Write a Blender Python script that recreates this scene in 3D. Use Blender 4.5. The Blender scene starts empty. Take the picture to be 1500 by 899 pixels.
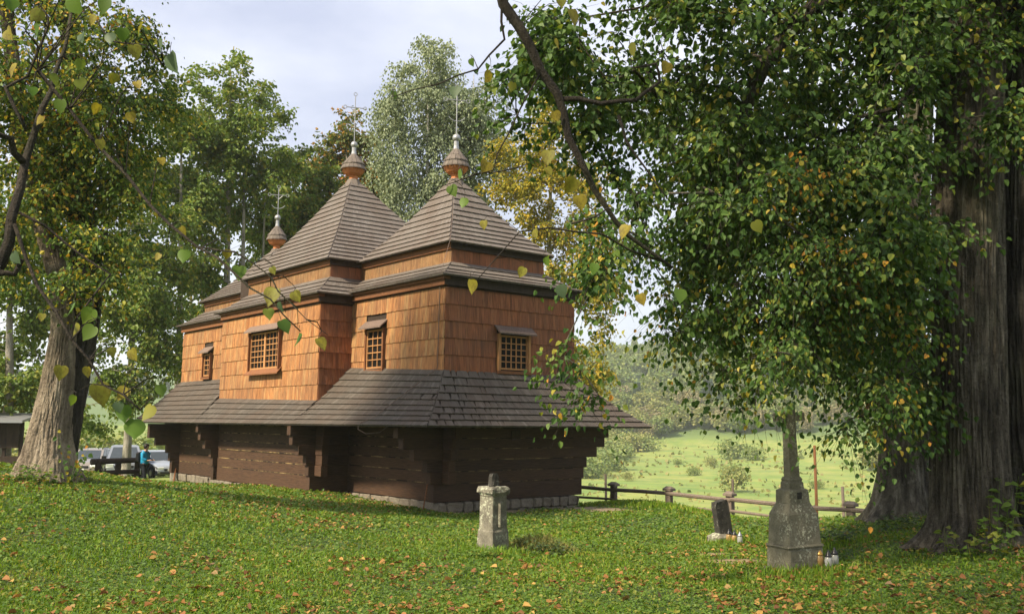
import bpy, bmesh, math, random
import numpy as np
from mathutils import Matrix, Vector, noise as mnoise
R = math.radians
random.seed(7); rng = np.random.default_rng(7)
scene = bpy.context.scene
COL = scene.collection
# ------------------------------------------------------------------ camera, world, sun, exposure
FPX, PITCH, ROLL, ZC = 1382.0, 7.03, 0.5, 1.6          # focal length in pixels of a 1500 px wide picture
cam_d = bpy.data.cameras.new('camera'); cam = bpy.data.objects.new('camera', cam_d); COL.objects.link(cam)
cam_d.sensor_width = 36.0; cam_d.lens = 36.0 * FPX / 1500.0; cam_d.clip_start = .1; cam_d.clip_end = 6000
cam.matrix_world = Matrix.Translation((0, 0, ZC)) @ Matrix.Rotation(R(90 + PITCH), 4, 'X') @ Matrix.Rotation(R(ROLL), 4, 'Z')
scene.camera = cam
SUN_DIR = Vector((-.56, -.47, .68)).normalized()       # towards the sun: behind and left of the camera
sun_d = bpy.data.lights.new('sun', 'SUN'); sun_d.energy = 3.9; sun_d.angle = R(5); sun_d.color = (1, .87, .66)
sun = bpy.data.objects.new('sun', sun_d); COL.objects.link(sun)
sun.rotation_euler = SUN_DIR.to_track_quat('Z', 'Y').to_euler()
world = bpy.data.worlds.new('World'); scene.world = world; world.use_nodes = True
wn = world.node_tree; wn.nodes.clear()
def wnode(t, **k):
    n = wn.nodes.new(t)
    for a, b in k.items(): setattr(n, a, b)
    return n
sky = wnode('ShaderNodeTexSky', sky_type='NISHITA', sun_disc=False)
sky.sun_elevation = math.asin(SUN_DIR.z); sky.sun_rotation = math.atan2(SUN_DIR.x, SUN_DIR.y)
sky.dust_density = 1.5; sky.air_density = 1.0
tc = wnode('ShaderNodeTexCoord'); mp = wnode('ShaderNodeMapping'); mp.inputs['Scale'].default_value = (1.6, 1.6, 4.2)
mp.inputs['Location'].default_value = (.3, .1, .4)
nz = wnode('ShaderNodeTexNoise'); nz.inputs['Scale'].default_value = 1.7; nz.inputs['Detail'].default_value = 9; nz.inputs['Roughness'].default_value = .55
wn.links.new(tc.outputs['Generated'], mp.inputs['Vector']); wn.links.new(mp.outputs['Vector'], nz.inputs['Vector'])
cr = wnode('ShaderNodeValToRGB'); cr.color_ramp.elements[0].position = .34; cr.color_ramp.elements[1].position = .62
cr.color_ramp.elements[0].color = (3.0, 3.2, 4.2, 1); cr.color_ramp.elements[1].color = (5.0, 5.1, 5.7, 1)
wn.links.new(nz.outputs['Fac'], cr.inputs['Fac'])
mx = wnode('ShaderNodeMix', data_type='RGBA'); mx.inputs['Factor'].default_value = .86
wn.links.new(sky.outputs['Color'], mx.inputs['A']); wn.links.new(cr.outputs['Color'], mx.inputs['B'])
bg = wnode('ShaderNodeBackground'); bg.inputs['Strength'].default_value = .1
wo = wnode('ShaderNodeOutputWorld'); wn.links.new(mx.outputs['Result'], bg.inputs['Color']); wn.links.new(bg.outputs['Background'], wo.inputs['Surface'])
scene.view_settings.view_transform = 'Standard'; scene.view_settings.look = 'None'
scene.view_settings.gamma = 1; scene.view_settings.use_curve_mapping = False; scene.view_settings.exposure = 1.15
scene.render.engine = 'CYCLES'
cy = scene.cycles
cy.use_denoising = True; cy.max_bounces = 6; cy.diffuse_bounces = 3; cy.glossy_bounces = 2; cy.transmission_bounces = 4
cy.transparent_max_bounces = 8; cy.volume_bounces = 1; cy.use_adaptive_sampling = True; cy.caustics_reflective = False; cy.caustics_refractive = False
try: cy.denoising_prefilter = 'ACCURATE'
except Exception: pass

# ------------------------------------------------------------------ helpers
_t, _r = R(PITCH), R(ROLL)
def at(px, py, Y):                                     # the place at depth Y that a picture point (1500 x 899) shows
    a, b = px - 750, py - 449.5
    a, b = a * math.cos(_r) + b * math.sin(_r), -a * math.sin(_r) + b * math.cos(_r)
    d = (a / FPX, math.cos(_t) + b / FPX * math.sin(_t), math.sin(_t) - b / FPX * math.cos(_t))
    s = Y / d[1]
    return Vector((d[0] * s, Y, ZC + d[2] * s))
def proj(P):
    P = np.asarray(P, float); x, y, z = P[..., 0], P[..., 1], P[..., 2] - ZC
    Y = y * math.cos(_t) + z * math.sin(_t); Z = -y * math.sin(_t) + z * math.cos(_t)
    Yc = np.where(Y > .05, Y, .05)
    a, b = FPX * x / Yc, -FPX * Z / Yc
    return 750 + a * math.cos(_r) - b * math.sin(_r), 449.5 + a * math.sin(_r) + b * math.cos(_r), Y
def link(name, data, parent=None):
    o = bpy.data.objects.new(name, data); COL.objects.link(o)
    if parent: o.parent = parent
    return o
def tag(o, label=None, cat=None, group=None, kind=None):
    if label: o['label'] = label
    if cat: o['category'] = cat
    if group: o['group'] = group
    if kind: o['kind'] = kind
    return o
def thing(name, label, cat, loc=(0, 0, 0), rz=0, group=None):
    o = link(name, None); o.location = loc; o.rotation_euler = (0, 0, rz); o.empty_display_size = .1
    return tag(o, label, cat, group)
def copy_tree(o, parent=None):
    c = o.copy(); COL.objects.link(c); c.parent = parent
    for ch in list(o.children): copy_tree(ch, c)
    return c
class MB:                                              # collects shapes, builds ONE mesh object
    def __init__(s): s.v = []; s.f = []
    def add(s, vs, fs):
        n = len(s.v); s.v += [tuple(p) for p in vs]; s.f += [tuple(i + n for i in f) for f in fs]; return s
    def box(s, x0, x1, y0, y1, z0, z1, j=0.0):
        vs = [[x, y, z] for z in (z0, z1) for y in (y0, y1) for x in (x0, x1)]
        if j: vs = [[c + random.uniform(-j, j) for c in p] for p in vs]
        return s.add(vs, [(0, 2, 3, 1), (4, 5, 7, 6), (0, 1, 5, 4), (2, 6, 7, 3), (0, 4, 6, 2), (1, 3, 7, 5)])
    def rbox(s, x0, x1, y0, y1, z0, z1, b=.02):        # box with chamfered edges
        bm = bmesh.new(); bmesh.ops.create_cube(bm, size=1)
        for v in bm.verts: v.co = Vector(((x0 + x1) / 2 + v.co.x * (x1 - x0), (y0 + y1) / 2 + v.co.y * (y1 - y0), (z0 + z1) / 2 + v.co.z * (z1 - z0)))
        bmesh.ops.bevel(bm, geom=bm.edges[:], offset=b, segments=1, affect='EDGES')
        bm.verts.index_update()
        s.add([v.co[:] for v in bm.verts], [[v.index for v in f.verts] for f in bm.faces]); bm.free(); return s
    def tube(s, pts, rad, n=8, cap=True):
        pts = [Vector(p) for p in pts]; rads = rad if hasattr(rad, '__len__') else [rad] * len(pts)
        base = len(s.v); x = None
        for i, p in enumerate(pts):
            d = (pts[min(i + 1, len(pts) - 1)] - pts[max(i - 1, 0)])
            d = d.normalized() if d.length > 1e-9 else Vector((0, 0, 1))
            if x is None: x = d.orthogonal().normalized()
            x = (x - d * x.dot(d)); x = x.normalized() if x.length > 1e-6 else d.orthogonal().normalized()
            y = d.cross(x)
            for k in range(n):
                a = 2 * math.pi * k / n; s.v.append(tuple(p + (x * math.cos(a) + y * math.sin(a)) * rads[i]))
        for i in range(len(pts) - 1):
            for k in range(n):
                a, b = base + i * n + k, base + i * n + (k + 1) % n; s.f.append((a, b, b + n, a + n))
        if cap: s.f.append(tuple(base + k for k in reversed(range(n)))); s.f.append(tuple(base + (len(pts) - 1) * n + k for k in range(n)))
        return s
    def lathe(s, prof, n=16, c=(0, 0), ph=0.0, sq=None):
        base = len(s.v)
        for (r_, z) in prof:
            for k in range(n):
                a = 2 * math.pi * (k + ph) / n; s.v.append((c[0] + r_ * math.cos(a), c[1] + r_ * math.sin(a), z))
        for i in range(len(prof) - 1):
            for k in range(n):
                a, b = base + i * n + k, base + i * n + (k + 1) % n; s.f.append((a, b, b + n, a + n))
        s.f.append(tuple(base + k for k in reversed(range(n)))); s.f.append(tuple(base + (len(prof) - 1) * n + k for k in range(n)))
        return s
    def mesh(s, name, mat, smooth=False):
        me = bpy.data.meshes.new(name); me.from_pydata(s.v, [], s.f); me.update()
        if mat: me.materials.append(mat)
        if smooth: me.polygons.foreach_set('use_smooth', [True] * len(me.polygons))
        return me
    def build(s, name, mat, parent=None, smooth=False): return link(name, s.mesh(name, mat, smooth), parent)
def np_mesh(name, V, F, mat, uv=None, smooth=False):   # V (n,3), F (m,k) all faces of k corners
    me = bpy.data.meshes.new(name); V = np.asarray(V, np.float32); F = np.asarray(F, np.int32); k = F.shape[1]
    me.vertices.add(len(V)); me.vertices.foreach_set('co', V.ravel())
    me.loops.add(F.size); me.loops.foreach_set('vertex_index', F.ravel())
    me.polygons.add(len(F)); me.polygons.foreach_set('loop_start', np.arange(0, F.size, k, dtype=np.int32))
    me.polygons.foreach_set('use_smooth', np.full(len(F), bool(smooth)))
    if uv is not None:
        l = me.uv_layers.new(name='UVMap'); l.data.foreach_set('uv', np.asarray(uv, np.float32)[F.ravel()].ravel())
    me.update(calc_edges=True)
    if mat: me.materials.append(mat)
    return me

# ------------------------------------------------------------------ materials
class NT:
    def __init__(s, name):
        s.m = bpy.data.materials.new(name); s.m.use_nodes = True; s.t = s.m.node_tree; s.t.nodes.clear()
    def n(s, t, ins=None, **k):
        nd = s.t.nodes.new('ShaderNode' + t)
        for a, b in k.items(): setattr(nd, a, b)
        for key, v in (ins or {}).items():
            if isinstance(v, bpy.types.NodeSocket): s.t.links.new(v, nd.inputs[key])
            else: nd.inputs[key].default_value = v
        return nd
    def noise(s, vec, scale, detail=4, rough=.55, sc=None):
        if sc: vec = s.n('Mapping', {'Vector': vec, 'Scale': sc}).outputs[0]
        return s.n('TexNoise', {'Vector': vec, 'Scale': scale, 'Detail': detail, 'Roughness': rough}).outputs['Fac']
    def ramp(s, fac, stops, mode='LINEAR'):
        r = s.n('ValToRGB', {'Fac': fac}); cr_ = r.color_ramp; cr_.interpolation = mode
        while len(cr_.elements) < len(stops): cr_.elements.new(.5)
        for e, (p, c) in zip(cr_.elements, stops): e.position = p; e.color = (*c, 1) if len(c) == 3 else c
        return r.outputs['Color']
    def mix(s, f, a, b, mode='MIX'):
        nd = s.n('Mix', data_type='RGBA', blend_type=mode)
        for key, v in (('Factor', f), ('A', a), ('B', b)):
            if isinstance(v, bpy.types.NodeSocket): s.t.links.new(v, nd.inputs[key])
            elif key == 'Factor': nd.inputs[key].default_value = v
            else: nd.inputs[key].default_value = (*v, 1)
        return nd.outputs['Result']
    def math(s, op, a, b=0.0, clamp=False):
        nd = s.n('Math', operation=op, use_clamp=clamp)
        for i, v in enumerate((a, b)):
            if isinstance(v, bpy.types.NodeSocket): s.t.links.new(v, nd.inputs[i])
            else: nd.inputs[i].default_value = v
        return nd.outputs[0]
    def mrange(s, v, a, b, c=0.0, d=1.0):
        return s.n('MapRange', {'Value': v, 'From Min': a, 'From Max': b, 'To Min': c, 'To Max': d}).outputs[0]
    def rnd(s):                                        # one random number for each loose piece, joined or single
        a = s.n('NewGeometry').outputs['Random Per Island']; b = s.n('ObjectInfo').outputs['Random']
        return s.math('FRACT', s.math('ADD', a, b))
    def bump(s, h, strength=.5, dist=.02):
        return s.n('Bump', {'Height': h, 'Strength': strength, 'Distance': dist}).outputs[0]
    def out(s, col, rough=.8, normal=None, metal=0.0, spec=.3, trans=None):
        p = s.n('BsdfPrincipled', {'Roughness': rough, 'Metallic': metal, 'Specular IOR Level': spec})
        if isinstance(col, bpy.types.NodeSocket): s.t.links.new(col, p.inputs['Base Color'])
        else: p.inputs['Base Color'].default_value = (*col, 1)
        if normal: s.t.links.new(normal, p.inputs['Normal'])
        sh = p.outputs[0]
        if trans:
            tr = s.n('BsdfTranslucent'); tcol = s.mix(1.0, col, (1.35, 1.25, .55), 'MULTIPLY'); s.t.links.new(tcol, tr.inputs['Color'])
            m_ = s.n('MixShader', {0: trans, 1: sh, 2: tr.outputs[0]}); sh = m_.outputs[0]
        o = s.n('OutputMaterial'); s.t.links.new(sh, o.inputs['Surface']); return s.m
def pos(t): return t.n('NewGeometry').outputs['Position']
def obc(t): return t.n('TexCoord').outputs['Object']
def uvc(t): return t.n('TexCoord').outputs['UV']
def leaf_mat(name, stops, trans=.3, noise_scale=.5, dev=.25, rough=.5):
    t = NT(name); r_ = t.rnd(); c = t.noise(pos(t), noise_scale, 2)
    f = t.math('ADD', r_, t.math('MULTIPLY', t.math('SUBTRACT', c, .5), dev * 2), True)
    return t.out(t.ramp(f, stops), rough, trans=trans, spec=.25)
def shake_mat(name, cols, grain=.85):                  # split wood with grain along its length (uv in metres)
    t = NT(name); r_ = t.rnd(); u = t.n('Mapping', {'Vector': uvc(t), 'Scale': (90, 3.2, 1)}).outputs[0]
    off = t.n('CombineXYZ', {'X': t.math('MULTIPLY', r_, 57), 'Y': t.math('MULTIPLY', r_, 31)}).outputs[0]
    v = t.n('VectorMath', {0: u, 1: off}, operation='ADD').outputs[0]
    g = t.noise(v, 1.0, 5, .6); big = t.noise(pos(t), .9, 3)
    col = t.ramp(r_, cols); col = t.mix(t.mrange(g, .40, .66), col, t.mix(grain, col, (.03, .016, .009)))
    col = t.mix(t.mrange(big, .38, .66, 0, .75), col, t.mix(.5, col, (.10, .065, .045)))
    return t.out(col, .82, t.bump(g, .6, .012))
M = {}
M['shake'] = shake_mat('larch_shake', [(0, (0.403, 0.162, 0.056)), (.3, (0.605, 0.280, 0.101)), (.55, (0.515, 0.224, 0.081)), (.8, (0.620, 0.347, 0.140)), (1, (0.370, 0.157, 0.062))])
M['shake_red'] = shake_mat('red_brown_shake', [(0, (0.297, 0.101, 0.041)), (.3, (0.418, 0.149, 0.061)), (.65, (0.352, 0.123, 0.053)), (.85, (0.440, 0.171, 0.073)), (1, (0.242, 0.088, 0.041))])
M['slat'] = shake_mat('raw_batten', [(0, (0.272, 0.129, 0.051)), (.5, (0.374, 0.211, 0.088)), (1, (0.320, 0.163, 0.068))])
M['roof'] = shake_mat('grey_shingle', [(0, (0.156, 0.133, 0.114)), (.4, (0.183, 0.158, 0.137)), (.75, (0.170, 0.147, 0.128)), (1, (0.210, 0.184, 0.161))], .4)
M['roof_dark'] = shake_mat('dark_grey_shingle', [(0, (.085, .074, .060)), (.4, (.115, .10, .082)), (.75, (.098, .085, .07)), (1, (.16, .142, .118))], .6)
def wood(name, a, b, sc=(1.2, 14, 14), rough=.8):
    t = NT(name); g = t.noise(obc(t), 3, 6, .62, sc); r_ = t.rnd(); bg_ = t.noise(pos(t), 1.3, 3)
    col = t.mix(t.mrange(g, .3, .72), a, b); col = t.mix(t.mrange(t.math('ADD', r_, bg_), .5, 1.5, 0, .5), col, t.mix(.5, col, tuple(min(1, x * 1.8) for x in b)))
    return t.out(col, rough, t.bump(g, .5, .015))
M['log'] = wood('tarred_log', (.022, .013, .0085), (.088, .046, .025), (14, 1.2, 14))
M['log_x'] = wood('tarred_log_along', (.021, .0125, .0085), (.080, .043, .024), (1.2, 14, 14))
t = NT('dark_opening_0'); M['darkwood'] = wood('dark_wood', (.018, .012, .009), (.05, .032, .022), (4, 4, 1))
M['board'] = wood('brown_board', (.11, .045, .02), (.21, .088, .036), (3, 3, 9))
M['hood'] = wood('worn_hood_board', (.075, .05, .04), (.20, .145, .115), (9, 9, 1.2))
M['frame'] = wood('pale_window_wood', (.28, .13, .05), (.42, .215, .085), (9, 9, 1.5))
M['fence'] = wood('weathered_fence_wood', (.07, .05, .04), (.20, .16, .125), (2, 12, 12))
M['cap'] = wood('grey_cupola_shingle', (.075, .06, .05), (.165, .135, .11), (9, 9, 1.2)); M['cupola'] = wood('orange_cupola_wood', (.30, .095, .035), (.48, .18, .06), (9, 9, 1.2))
t = NT('chinking'); M['chink'] = t.out(t.ramp(t.noise(pos(t), 1.8, 6, .7), [(.45, (.012, .008, .006)), (.64, (.27, .19, .085))]), .9)
t = NT('old_metal'); M['metal'] = t.out((.36, .36, .36), .5, metal=.7)
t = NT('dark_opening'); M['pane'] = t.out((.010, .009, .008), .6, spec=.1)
def stone(name, a, b, lich, lo=.52, sc=6):
    t = NT(name); p = pos(t); g = t.noise(p, sc, 8, .7); col = t.mix(t.mrange(g, .3, .7), a, b)
    l1 = t.noise(p, sc * 3.2, 5, .75); l2 = t.noise(p, 3.0, 3)
    msk = t.math('MULTIPLY', t.mrange(l1, lo, lo + .07), t.mrange(l2, .42, .58)); col = t.mix(msk, col, lich)
    d = t.noise(p, sc * 6, 3, .6); col = t.mix(t.mrange(d, .6, .7, 0, .7), col, (.03, .03, .025))
    return t.out(col, .92, t.bump(t.math('ADD', g, t.math('MULTIPLY', l1, .6)), .9, .02))
M['stone'] = stone('lichened_stone', (.11, .10, .078), (.25, .23, .175), (.50, .52, .38))
M['stone_big'] = stone('mossy_speckled_stone', (.12, .11, .075), (.235, .215, .15), (.50, .49, .36), .525, 9)
M['stone_dark'] = stone('blackened_stone', (.02, .019, .017), (.06, .055, .046), (.20, .19, .16), .56)
M['rubble'] = stone('foundation_stone', (.13, .108, .08), (.27, .235, .185), (.42, .39, .31), .6)
def bark(name, a, b, c, sc=1.0):
    t = NT(name); p = obc(t); rid = t.noise(p, 7 * sc, 7, .65, (1, 1, .16)); big = t.noise(p, 1.1, 4)
    col = t.ramp(rid, [(.32, a), (.52, b), (.72, c)]); pt_ = t.noise(p, 17 * sc, 5, .7); col = t.mix(t.mrange(pt_, .52, .66, 0, .65), col, a); col = t.mix(t.mrange(t.noise(p, 5 * sc, 5, .7), .58, .70, 0, .5), col, c); moss = t.mrange(big, .52, .7, 0, .55)
    col = t.mix(moss, col, t.mix(.55, col, (.09, .10, .035)))
    return t.out(col, .92, t.bump(t.math('ADD', rid, t.math('MULTIPLY', pt_, .7)), 1.0, .09))
M['bark_dark'] = bark('linden_bark_dark', (.011, .0095, .0075), (.048, .040, .030), (.125, .108, .082))
M['bark_pale'] = bark('linden_bark_pale', (.075, .055, .038), (.28, .225, .16), (.45, .37, .275))
M['bark_grey'] = bark('grey_bark', (.07, .06, .05), (.19, .165, .13), (.30, .27, .22))
M['bark_mid'] = bark('lichened_bark', (.03, .026, .02), (.125, .11, .082), (.30, .275, .22)); M['bark_ash'] = bark('ash_bark', (.16, .14, .11), (.34, .31, .26), (.46, .43, .37)); M['bark_birch'] = bark('birch_bark', (.10, .09, .08), (.50, .48, .44), (.65, .63, .58), .6)
M['twig'] = bark('twig_bark', (.022, .018, .014), (.06, .048, .036), (.11, .09, .07), 2)
G1, G2, G3, YL, OR = (.022, .050, .012), (.045, .090, .020), (.085, .140, .030), (.36, .27, .03), (.34, .15, .03)
M['leaf_right'] = leaf_mat('linden_leaf_deep', [(0, (0.031, 0.068, 0.016)), (.45, (0.062, 0.122, 0.027)), (.82, (0.110, 0.183, 0.039)), (.95, (0.194, 0.232, 0.044)), (1, (0.362, 0.305, 0.049))], .36)
M['leaf_front'] = leaf_mat('linden_leaf_turning', [(0, (0.038, 0.085, 0.020)), (.5, (0.078, 0.152, 0.032)), (.80, (0.145, 0.220, 0.044)), (.91, (0.289, 0.293, 0.049)), (.97, (0.478, 0.354, 0.043)), (1, (0.452, 0.220, 0.037))], .38)
M['leaf_left'] = leaf_mat('linden_leaf_yellowing', [(0, (0.052, 0.106, 0.020)), (.45, (0.111, 0.188, 0.035)), (.72, (0.208, 0.269, 0.045)), (.88, (0.429, 0.388, 0.053)), (.97, (0.572, 0.413, 0.050)), (1, (0.468, 0.237, 0.037))], .38)
M['leaf_ash'] = leaf_mat('ash_leaf', [(0, (0.084, 0.144, 0.028)), (.5, (0.154, 0.231, 0.047)), (.85, (0.231, 0.281, 0.056)), (1, (0.336, 0.294, 0.062))], .35, .25)
M['leaf_maple'] = leaf_mat('maple_leaf', [(0, (0.070, 0.112, 0.025)), (.55, (0.140, 0.175, 0.039)), (.8, (0.308, 0.213, 0.045)), (1, (0.476, 0.200, 0.039))], .3, .35, .35)
M['leaf_birch'] = leaf_mat('birch_leaf', [(0, (.14, .18, .10)), (.5, (.22, .265, .15)), (1, (.32, .36, .21))], .2, .3)
M['leaf_yellow'] = leaf_mat('turning_leaf', [(0, (0.111, 0.132, 0.022)), (.4, (0.234, 0.231, 0.032)), (.75, (0.407, 0.341, 0.040)), (1, (0.542, 0.374, 0.040))], .4, .3)
M['leaf_dark'] = leaf_mat('evergreen_shade_leaf', [(0, (0.027, 0.053, 0.016)), (.6, (0.057, 0.093, 0.024)), (1, (0.118, 0.150, 0.038))], .25)
M['leaf_hill'] = leaf_mat('hillside_leaf', [(0, (0.116, 0.172, 0.052)), (.5, (0.174, 0.230, 0.064)), (1, (0.258, 0.287, 0.083))], .25, .02, .4)
M['leaf_hill2'] = leaf_mat('hillside_leaf_pale', [(0, (0.172, 0.209, 0.064)), (.6, (0.259, 0.275, 0.089)), (1, (0.345, 0.319, 0.109))], .25, .02, .4)
M['leaf_hill3'] = leaf_mat('hillside_leaf_brown', [(0, (.20, .185, .09)), (.6, (.27, .235, .12)), (1, (.32, .26, .13))], .2, .02, .4)
M['needle'] = leaf_mat('spruce_needle', [(0, (.020, .042, .024)), (1, (.05, .085, .04))], .1, .02, .3)
M['big_green'] = leaf_mat('big_green_leaf', [(0, (.06, .115, .022)), (1, (.13, .20, .035))], .45, 3)
M['big_teal'] = leaf_mat('big_leaf_underside', [(0, (.075, .12, .065)), (1, (.11, .16, .085))], .35, 3)
def spotted(name, a, b):
    t = NT(name); n_ = t.noise(obc(t), 1.6, 6, .7, None); r_ = t.rnd()
    col = t.mix(t.mrange(n_, .44, .60, 0, .85), t.mix(r_, a, b), (.12, .085, .02)); return t.out(col, .55, trans=.4)
M['big_yellow'] = spotted('big_yellow_leaf', (.34, .26, .03), (.21, .23, .035))
M['weed'] = leaf_mat('weed_leaf', [(0, (0.076, 0.150, 0.019)), (.7, (0.126, 0.204, 0.032)), (1, (0.252, 0.240, 0.043))], .35, 2)
M['straw'] = leaf_mat('dry_grass_blade', [(0, (.10, .14, .03)), (.6, (.22, .21, .07)), (1, (.33, .27, .11))], .3, 2)
M['fallen'] = leaf_mat('fallen_leaf_brown', [(0, (.10, .045, .018)), (.3, (.24, .105, .035)), (.6, (.34, .165, .055)), (.85, (.40, .26, .07)), (1, (.20, .13, .07))], .15, .6, .2, .7)

# ------------------------------------------------------------------ terrain
CX, CY, CA = -1.78, 25.0, R(39.4)                      # church: near corner and direction of its end wall
def CW(u, v, z): return Vector((CX + u * math.cos(CA) - v * math.sin(CA), CY + u * math.sin(CA) + v * math.cos(CA), z))
_ctl = [(0, 0, 0), (-6, -6, 0), (6, -6, 0.1), (0, 9, -.15), (-4.7, 9, -.19), (4.75, 9, -.11), (3.71, 12.5, -.24), (-.26, 15, -.36), (4, 18, -.57), (7.38, 18, -.10), (6.28, 13, .05),
        (10, 13, .25), (12, 19, 0), (-2.1, 24.4, -.66), (2.1, 27.9, -.80), (4.8, 29, -.82), (7.7, 23, -.72), (-5.9, 27.5, -.42), (-5.2, 28.6, -.5), (-7.5, 29.8, -.42), (-13, 36, -.72), (-8.7, 17.6, .55), (-13, 20, .8), (-5, 16, -.02), (-9, 25, -.06), (-12, 30, -.42),
        (-14, 9, .2), (12, 5, .15), (2.6, 31, -1.35), (8.6, 24.3, -1.2), (5.6, 29.2, -1.25), (-16.2, 42, -1.15), (-22, 43, -1.3), (-9, 46, -1.2), (-24, 30, -.3), (12, 27, -1.8), (4, 36, -2.6), (-2, 42, -1.6)]
_c = np.array(_ctl, float)
def _phi(d2): return np.where(d2 > 1e-9, .5 * d2 * np.log(np.maximum(d2, 1e-9)), 0.0)
_K = _phi(((_c[:, None, :2] - _c[None, :, :2]) ** 2).sum(-1)) + np.eye(len(_c)) * .3
_P = np.c_[np.ones(len(_c)), _c[:, :2]]
_S = np.linalg.solve(np.block([[_K, _P], [_P.T, np.zeros((3, 3))]]), np.r_[_c[:, 2], np.zeros(3)])
def sstep(x, a, b): t_ = np.clip((x - a) / (b - a), 0, 1); return t_ * t_ * (3 - 2 * t_)
def ground(x, y):
    x = np.asarray(x, float); y = np.asarray(y, float); sh = x.shape; x = x.ravel(); y = y.ravel()
    d = np.hypot(x, y); th = np.degrees(np.arctan2(x, np.maximum(y, -1e9)))
    xn, yn = x * np.minimum(1, 48 / np.maximum(d, .1)), y * np.minimum(1, 48 / np.maximum(d, .1))
    out = np.empty(len(x))
    for i in range(0, len(x), 20000):
        s = slice(i, i + 20000)
        out[s] = _phi((xn[s, None] - _c[:, 0]) ** 2 + (yn[s, None] - _c[:, 1]) ** 2) @ _S[:-3] + _S[-3] + _S[-2] * xn[s] + _S[-1] * yn[s]
    near = np.clip(out, -4, 2.0)
    right = np.interp(d, [30, 45, 80, 150, 230, 330, 430, 560, 700, 1500], [-2, -4.6, -8, -11, -8.7, -5, 14, 37, 52, 60])
    left = np.interp(d, [45, 60, 100, 300, 500, 700, 1000, 1500], [-1.3, -1.7, -4.5, -3, 8, 24, 46, 50])
    back = np.interp(d, [40, 200, 1500], [.5, 4, 30])
    w = sstep(th, -17, -7); far = left * (1 - w) + right * w
    wb = sstep(np.abs(th), 50, 90); far = far * (1 - wb) + back * wb
    far = far + 1.4 * sstep(d, 90, 300) * np.sin(x * .021 + 1) * np.sin(y * .017) + .5 * sstep(d, 60, 120) * np.sin(x * .09) * np.sin(y * .07 + 2)
    k = np.where(th > -12, sstep(d, 31, 46), sstep(d, 46, 62))
    return (near * (1 - k) + far * k + .025 * np.sin(x * 1.7 + .5 * y) * np.sin(y * 1.3) * (1 - k)).reshape(sh)
def gz(x, y): return float(ground(np.array([x]), np.array([y]))[0])
def on_ground(px, py):                                 # where a picture point meets the ground
    for Y in np.r_[np.arange(6, 60, .05), np.arange(60, 500, .5)]:
        p = at(px, py, Y)
        if p.z <= gz(p.x, p.y): return p
    return at(px, py, 300)
_r_ = np.r_[0.4, np.geomspace(1.2, 60, 170), np.geomspace(62, 1500, 70)]
_th = np.radians(np.r_[np.linspace(-36, 36, 190), np.linspace(38, 322, 100)[:-1]])
_X = np.outer(_r_, np.sin(_th)); _Y = np.outer(_r_, np.cos(_th)); _Z = ground(_X, _Y)
_n, _m = _X.shape; _idx = np.arange(_n * _m).reshape(_n, _m); _nx = np.roll(_idx, -1, 1)
F_ = np.stack([_idx[:-1], _idx[1:], _nx[1:], _nx[:-1]], -1).reshape(-1, 4)[:, ::-1]
V_ = np.stack([_X, _Y, _Z], -1).reshape(-1, 3)
V_ = np.vstack([V_, [[0, 0, gz(0, 0)]]]); c_i = len(V_) - 1
t = NT('ground_soil_and_grass'); p = pos(t); sep = t.n('SeparateXYZ', {0: p})
dist = t.n('VectorMath', {0: p}, operation='LENGTH').outputs['Value']
n1 = t.noise(p, .35, 5); n2 = t.noise(p, 6, 5, .7); n3 = t.noise(p, .06, 4)
mead_n = t.noise(p, .11, 7, .72)
near = t.mix(t.mrange(n2, .35, .65), (.035, .062, .013), (.07, .115, .024))
near = t.mix(t.mrange(t.noise(p, .8, 5, .65), .56, .70, 0, .7), near, (.085, .06, .03))
mead = t.mix(t.mrange(n1, .3, .7), (.20, .25, .045), (.30, .30, .075)); mead = t.mix(t.mrange(n3, .42, .62, 0, .8), mead, (.17, .26, .04))
mead = t.mix(t.mrange(t.noise(p, .9, 6, .75), .48, .66, 0, .75), mead, (.30, .27, .11)); mead = t.mix(t.mrange(t.noise(p, 1.0, 5, .7, (.12, .5, 1)), .5, .62, 0, .55), mead, (.15, .22, .045))
wood_f = t.mix(n1, (.08, .13, .04), (.13, .18, .055))
mead = t.mix(t.mrange(mead_n, .44, .60, 0, .8), mead, (.115, .19, .04)); mead = t.mix(t.mrange(t.noise(p, .3, 6, .75, (.3, 1.6, 1)), .54, .66, 0, .7), mead, (.26, .27, .09))
col = t.mix(t.mrange(dist, 30, 50), near, mead); col = t.mix(t.mrange(dist, 335, 350), col, wood_f)
def patch(col, c, r_, colr, soft=.5):                  # bare earth with a ragged edge
    d = t.n('VectorMath', {0: p, 1: c}, operation='DISTANCE').outputs['Value']
    d = t.math('ADD', d, t.math('MULTIPLY', t.math('SUBTRACT', n2, .5), r_ * 1.2)); return t.mix(t.mrange(d, r_, r_ * soft), col, colr)
DIRT = [on_ground(1075, 822), on_ground(1040, 812), on_ground(885, 747), on_ground(850, 744), CW(2, -.6, -.8), CW(.2, -.4, -.8), CW(3.6, -.6, -.8), CW(-.5, 1.5, -.7), CW(-.5, 3, -.7)]
for i, (q, r_) in enumerate(zip(DIRT, [.55, .35, .8, .8, .75, .7, .75, .65, .6])): col = patch(col, q, r_, (.27, .19, .11) if i < 2 else (.34, .26, .16))
gm = t.out(col, .95, t.bump(n2, .8, .05))
me = np_mesh('ground', V_, F_, gm, smooth=True)
g_o = tag(link('ground', me), kind='structure')
# the small cap under the camera
cap = MB(); cap.v = [tuple(V_[c_i])] + [tuple(V_[i]) for i in range(_m)]; cap.f = [(0, i + 1, (i + 1) % _m + 1)[::-1] for i in range(_m)]
tag(cap.build('ground', gm), kind='structure')

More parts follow.
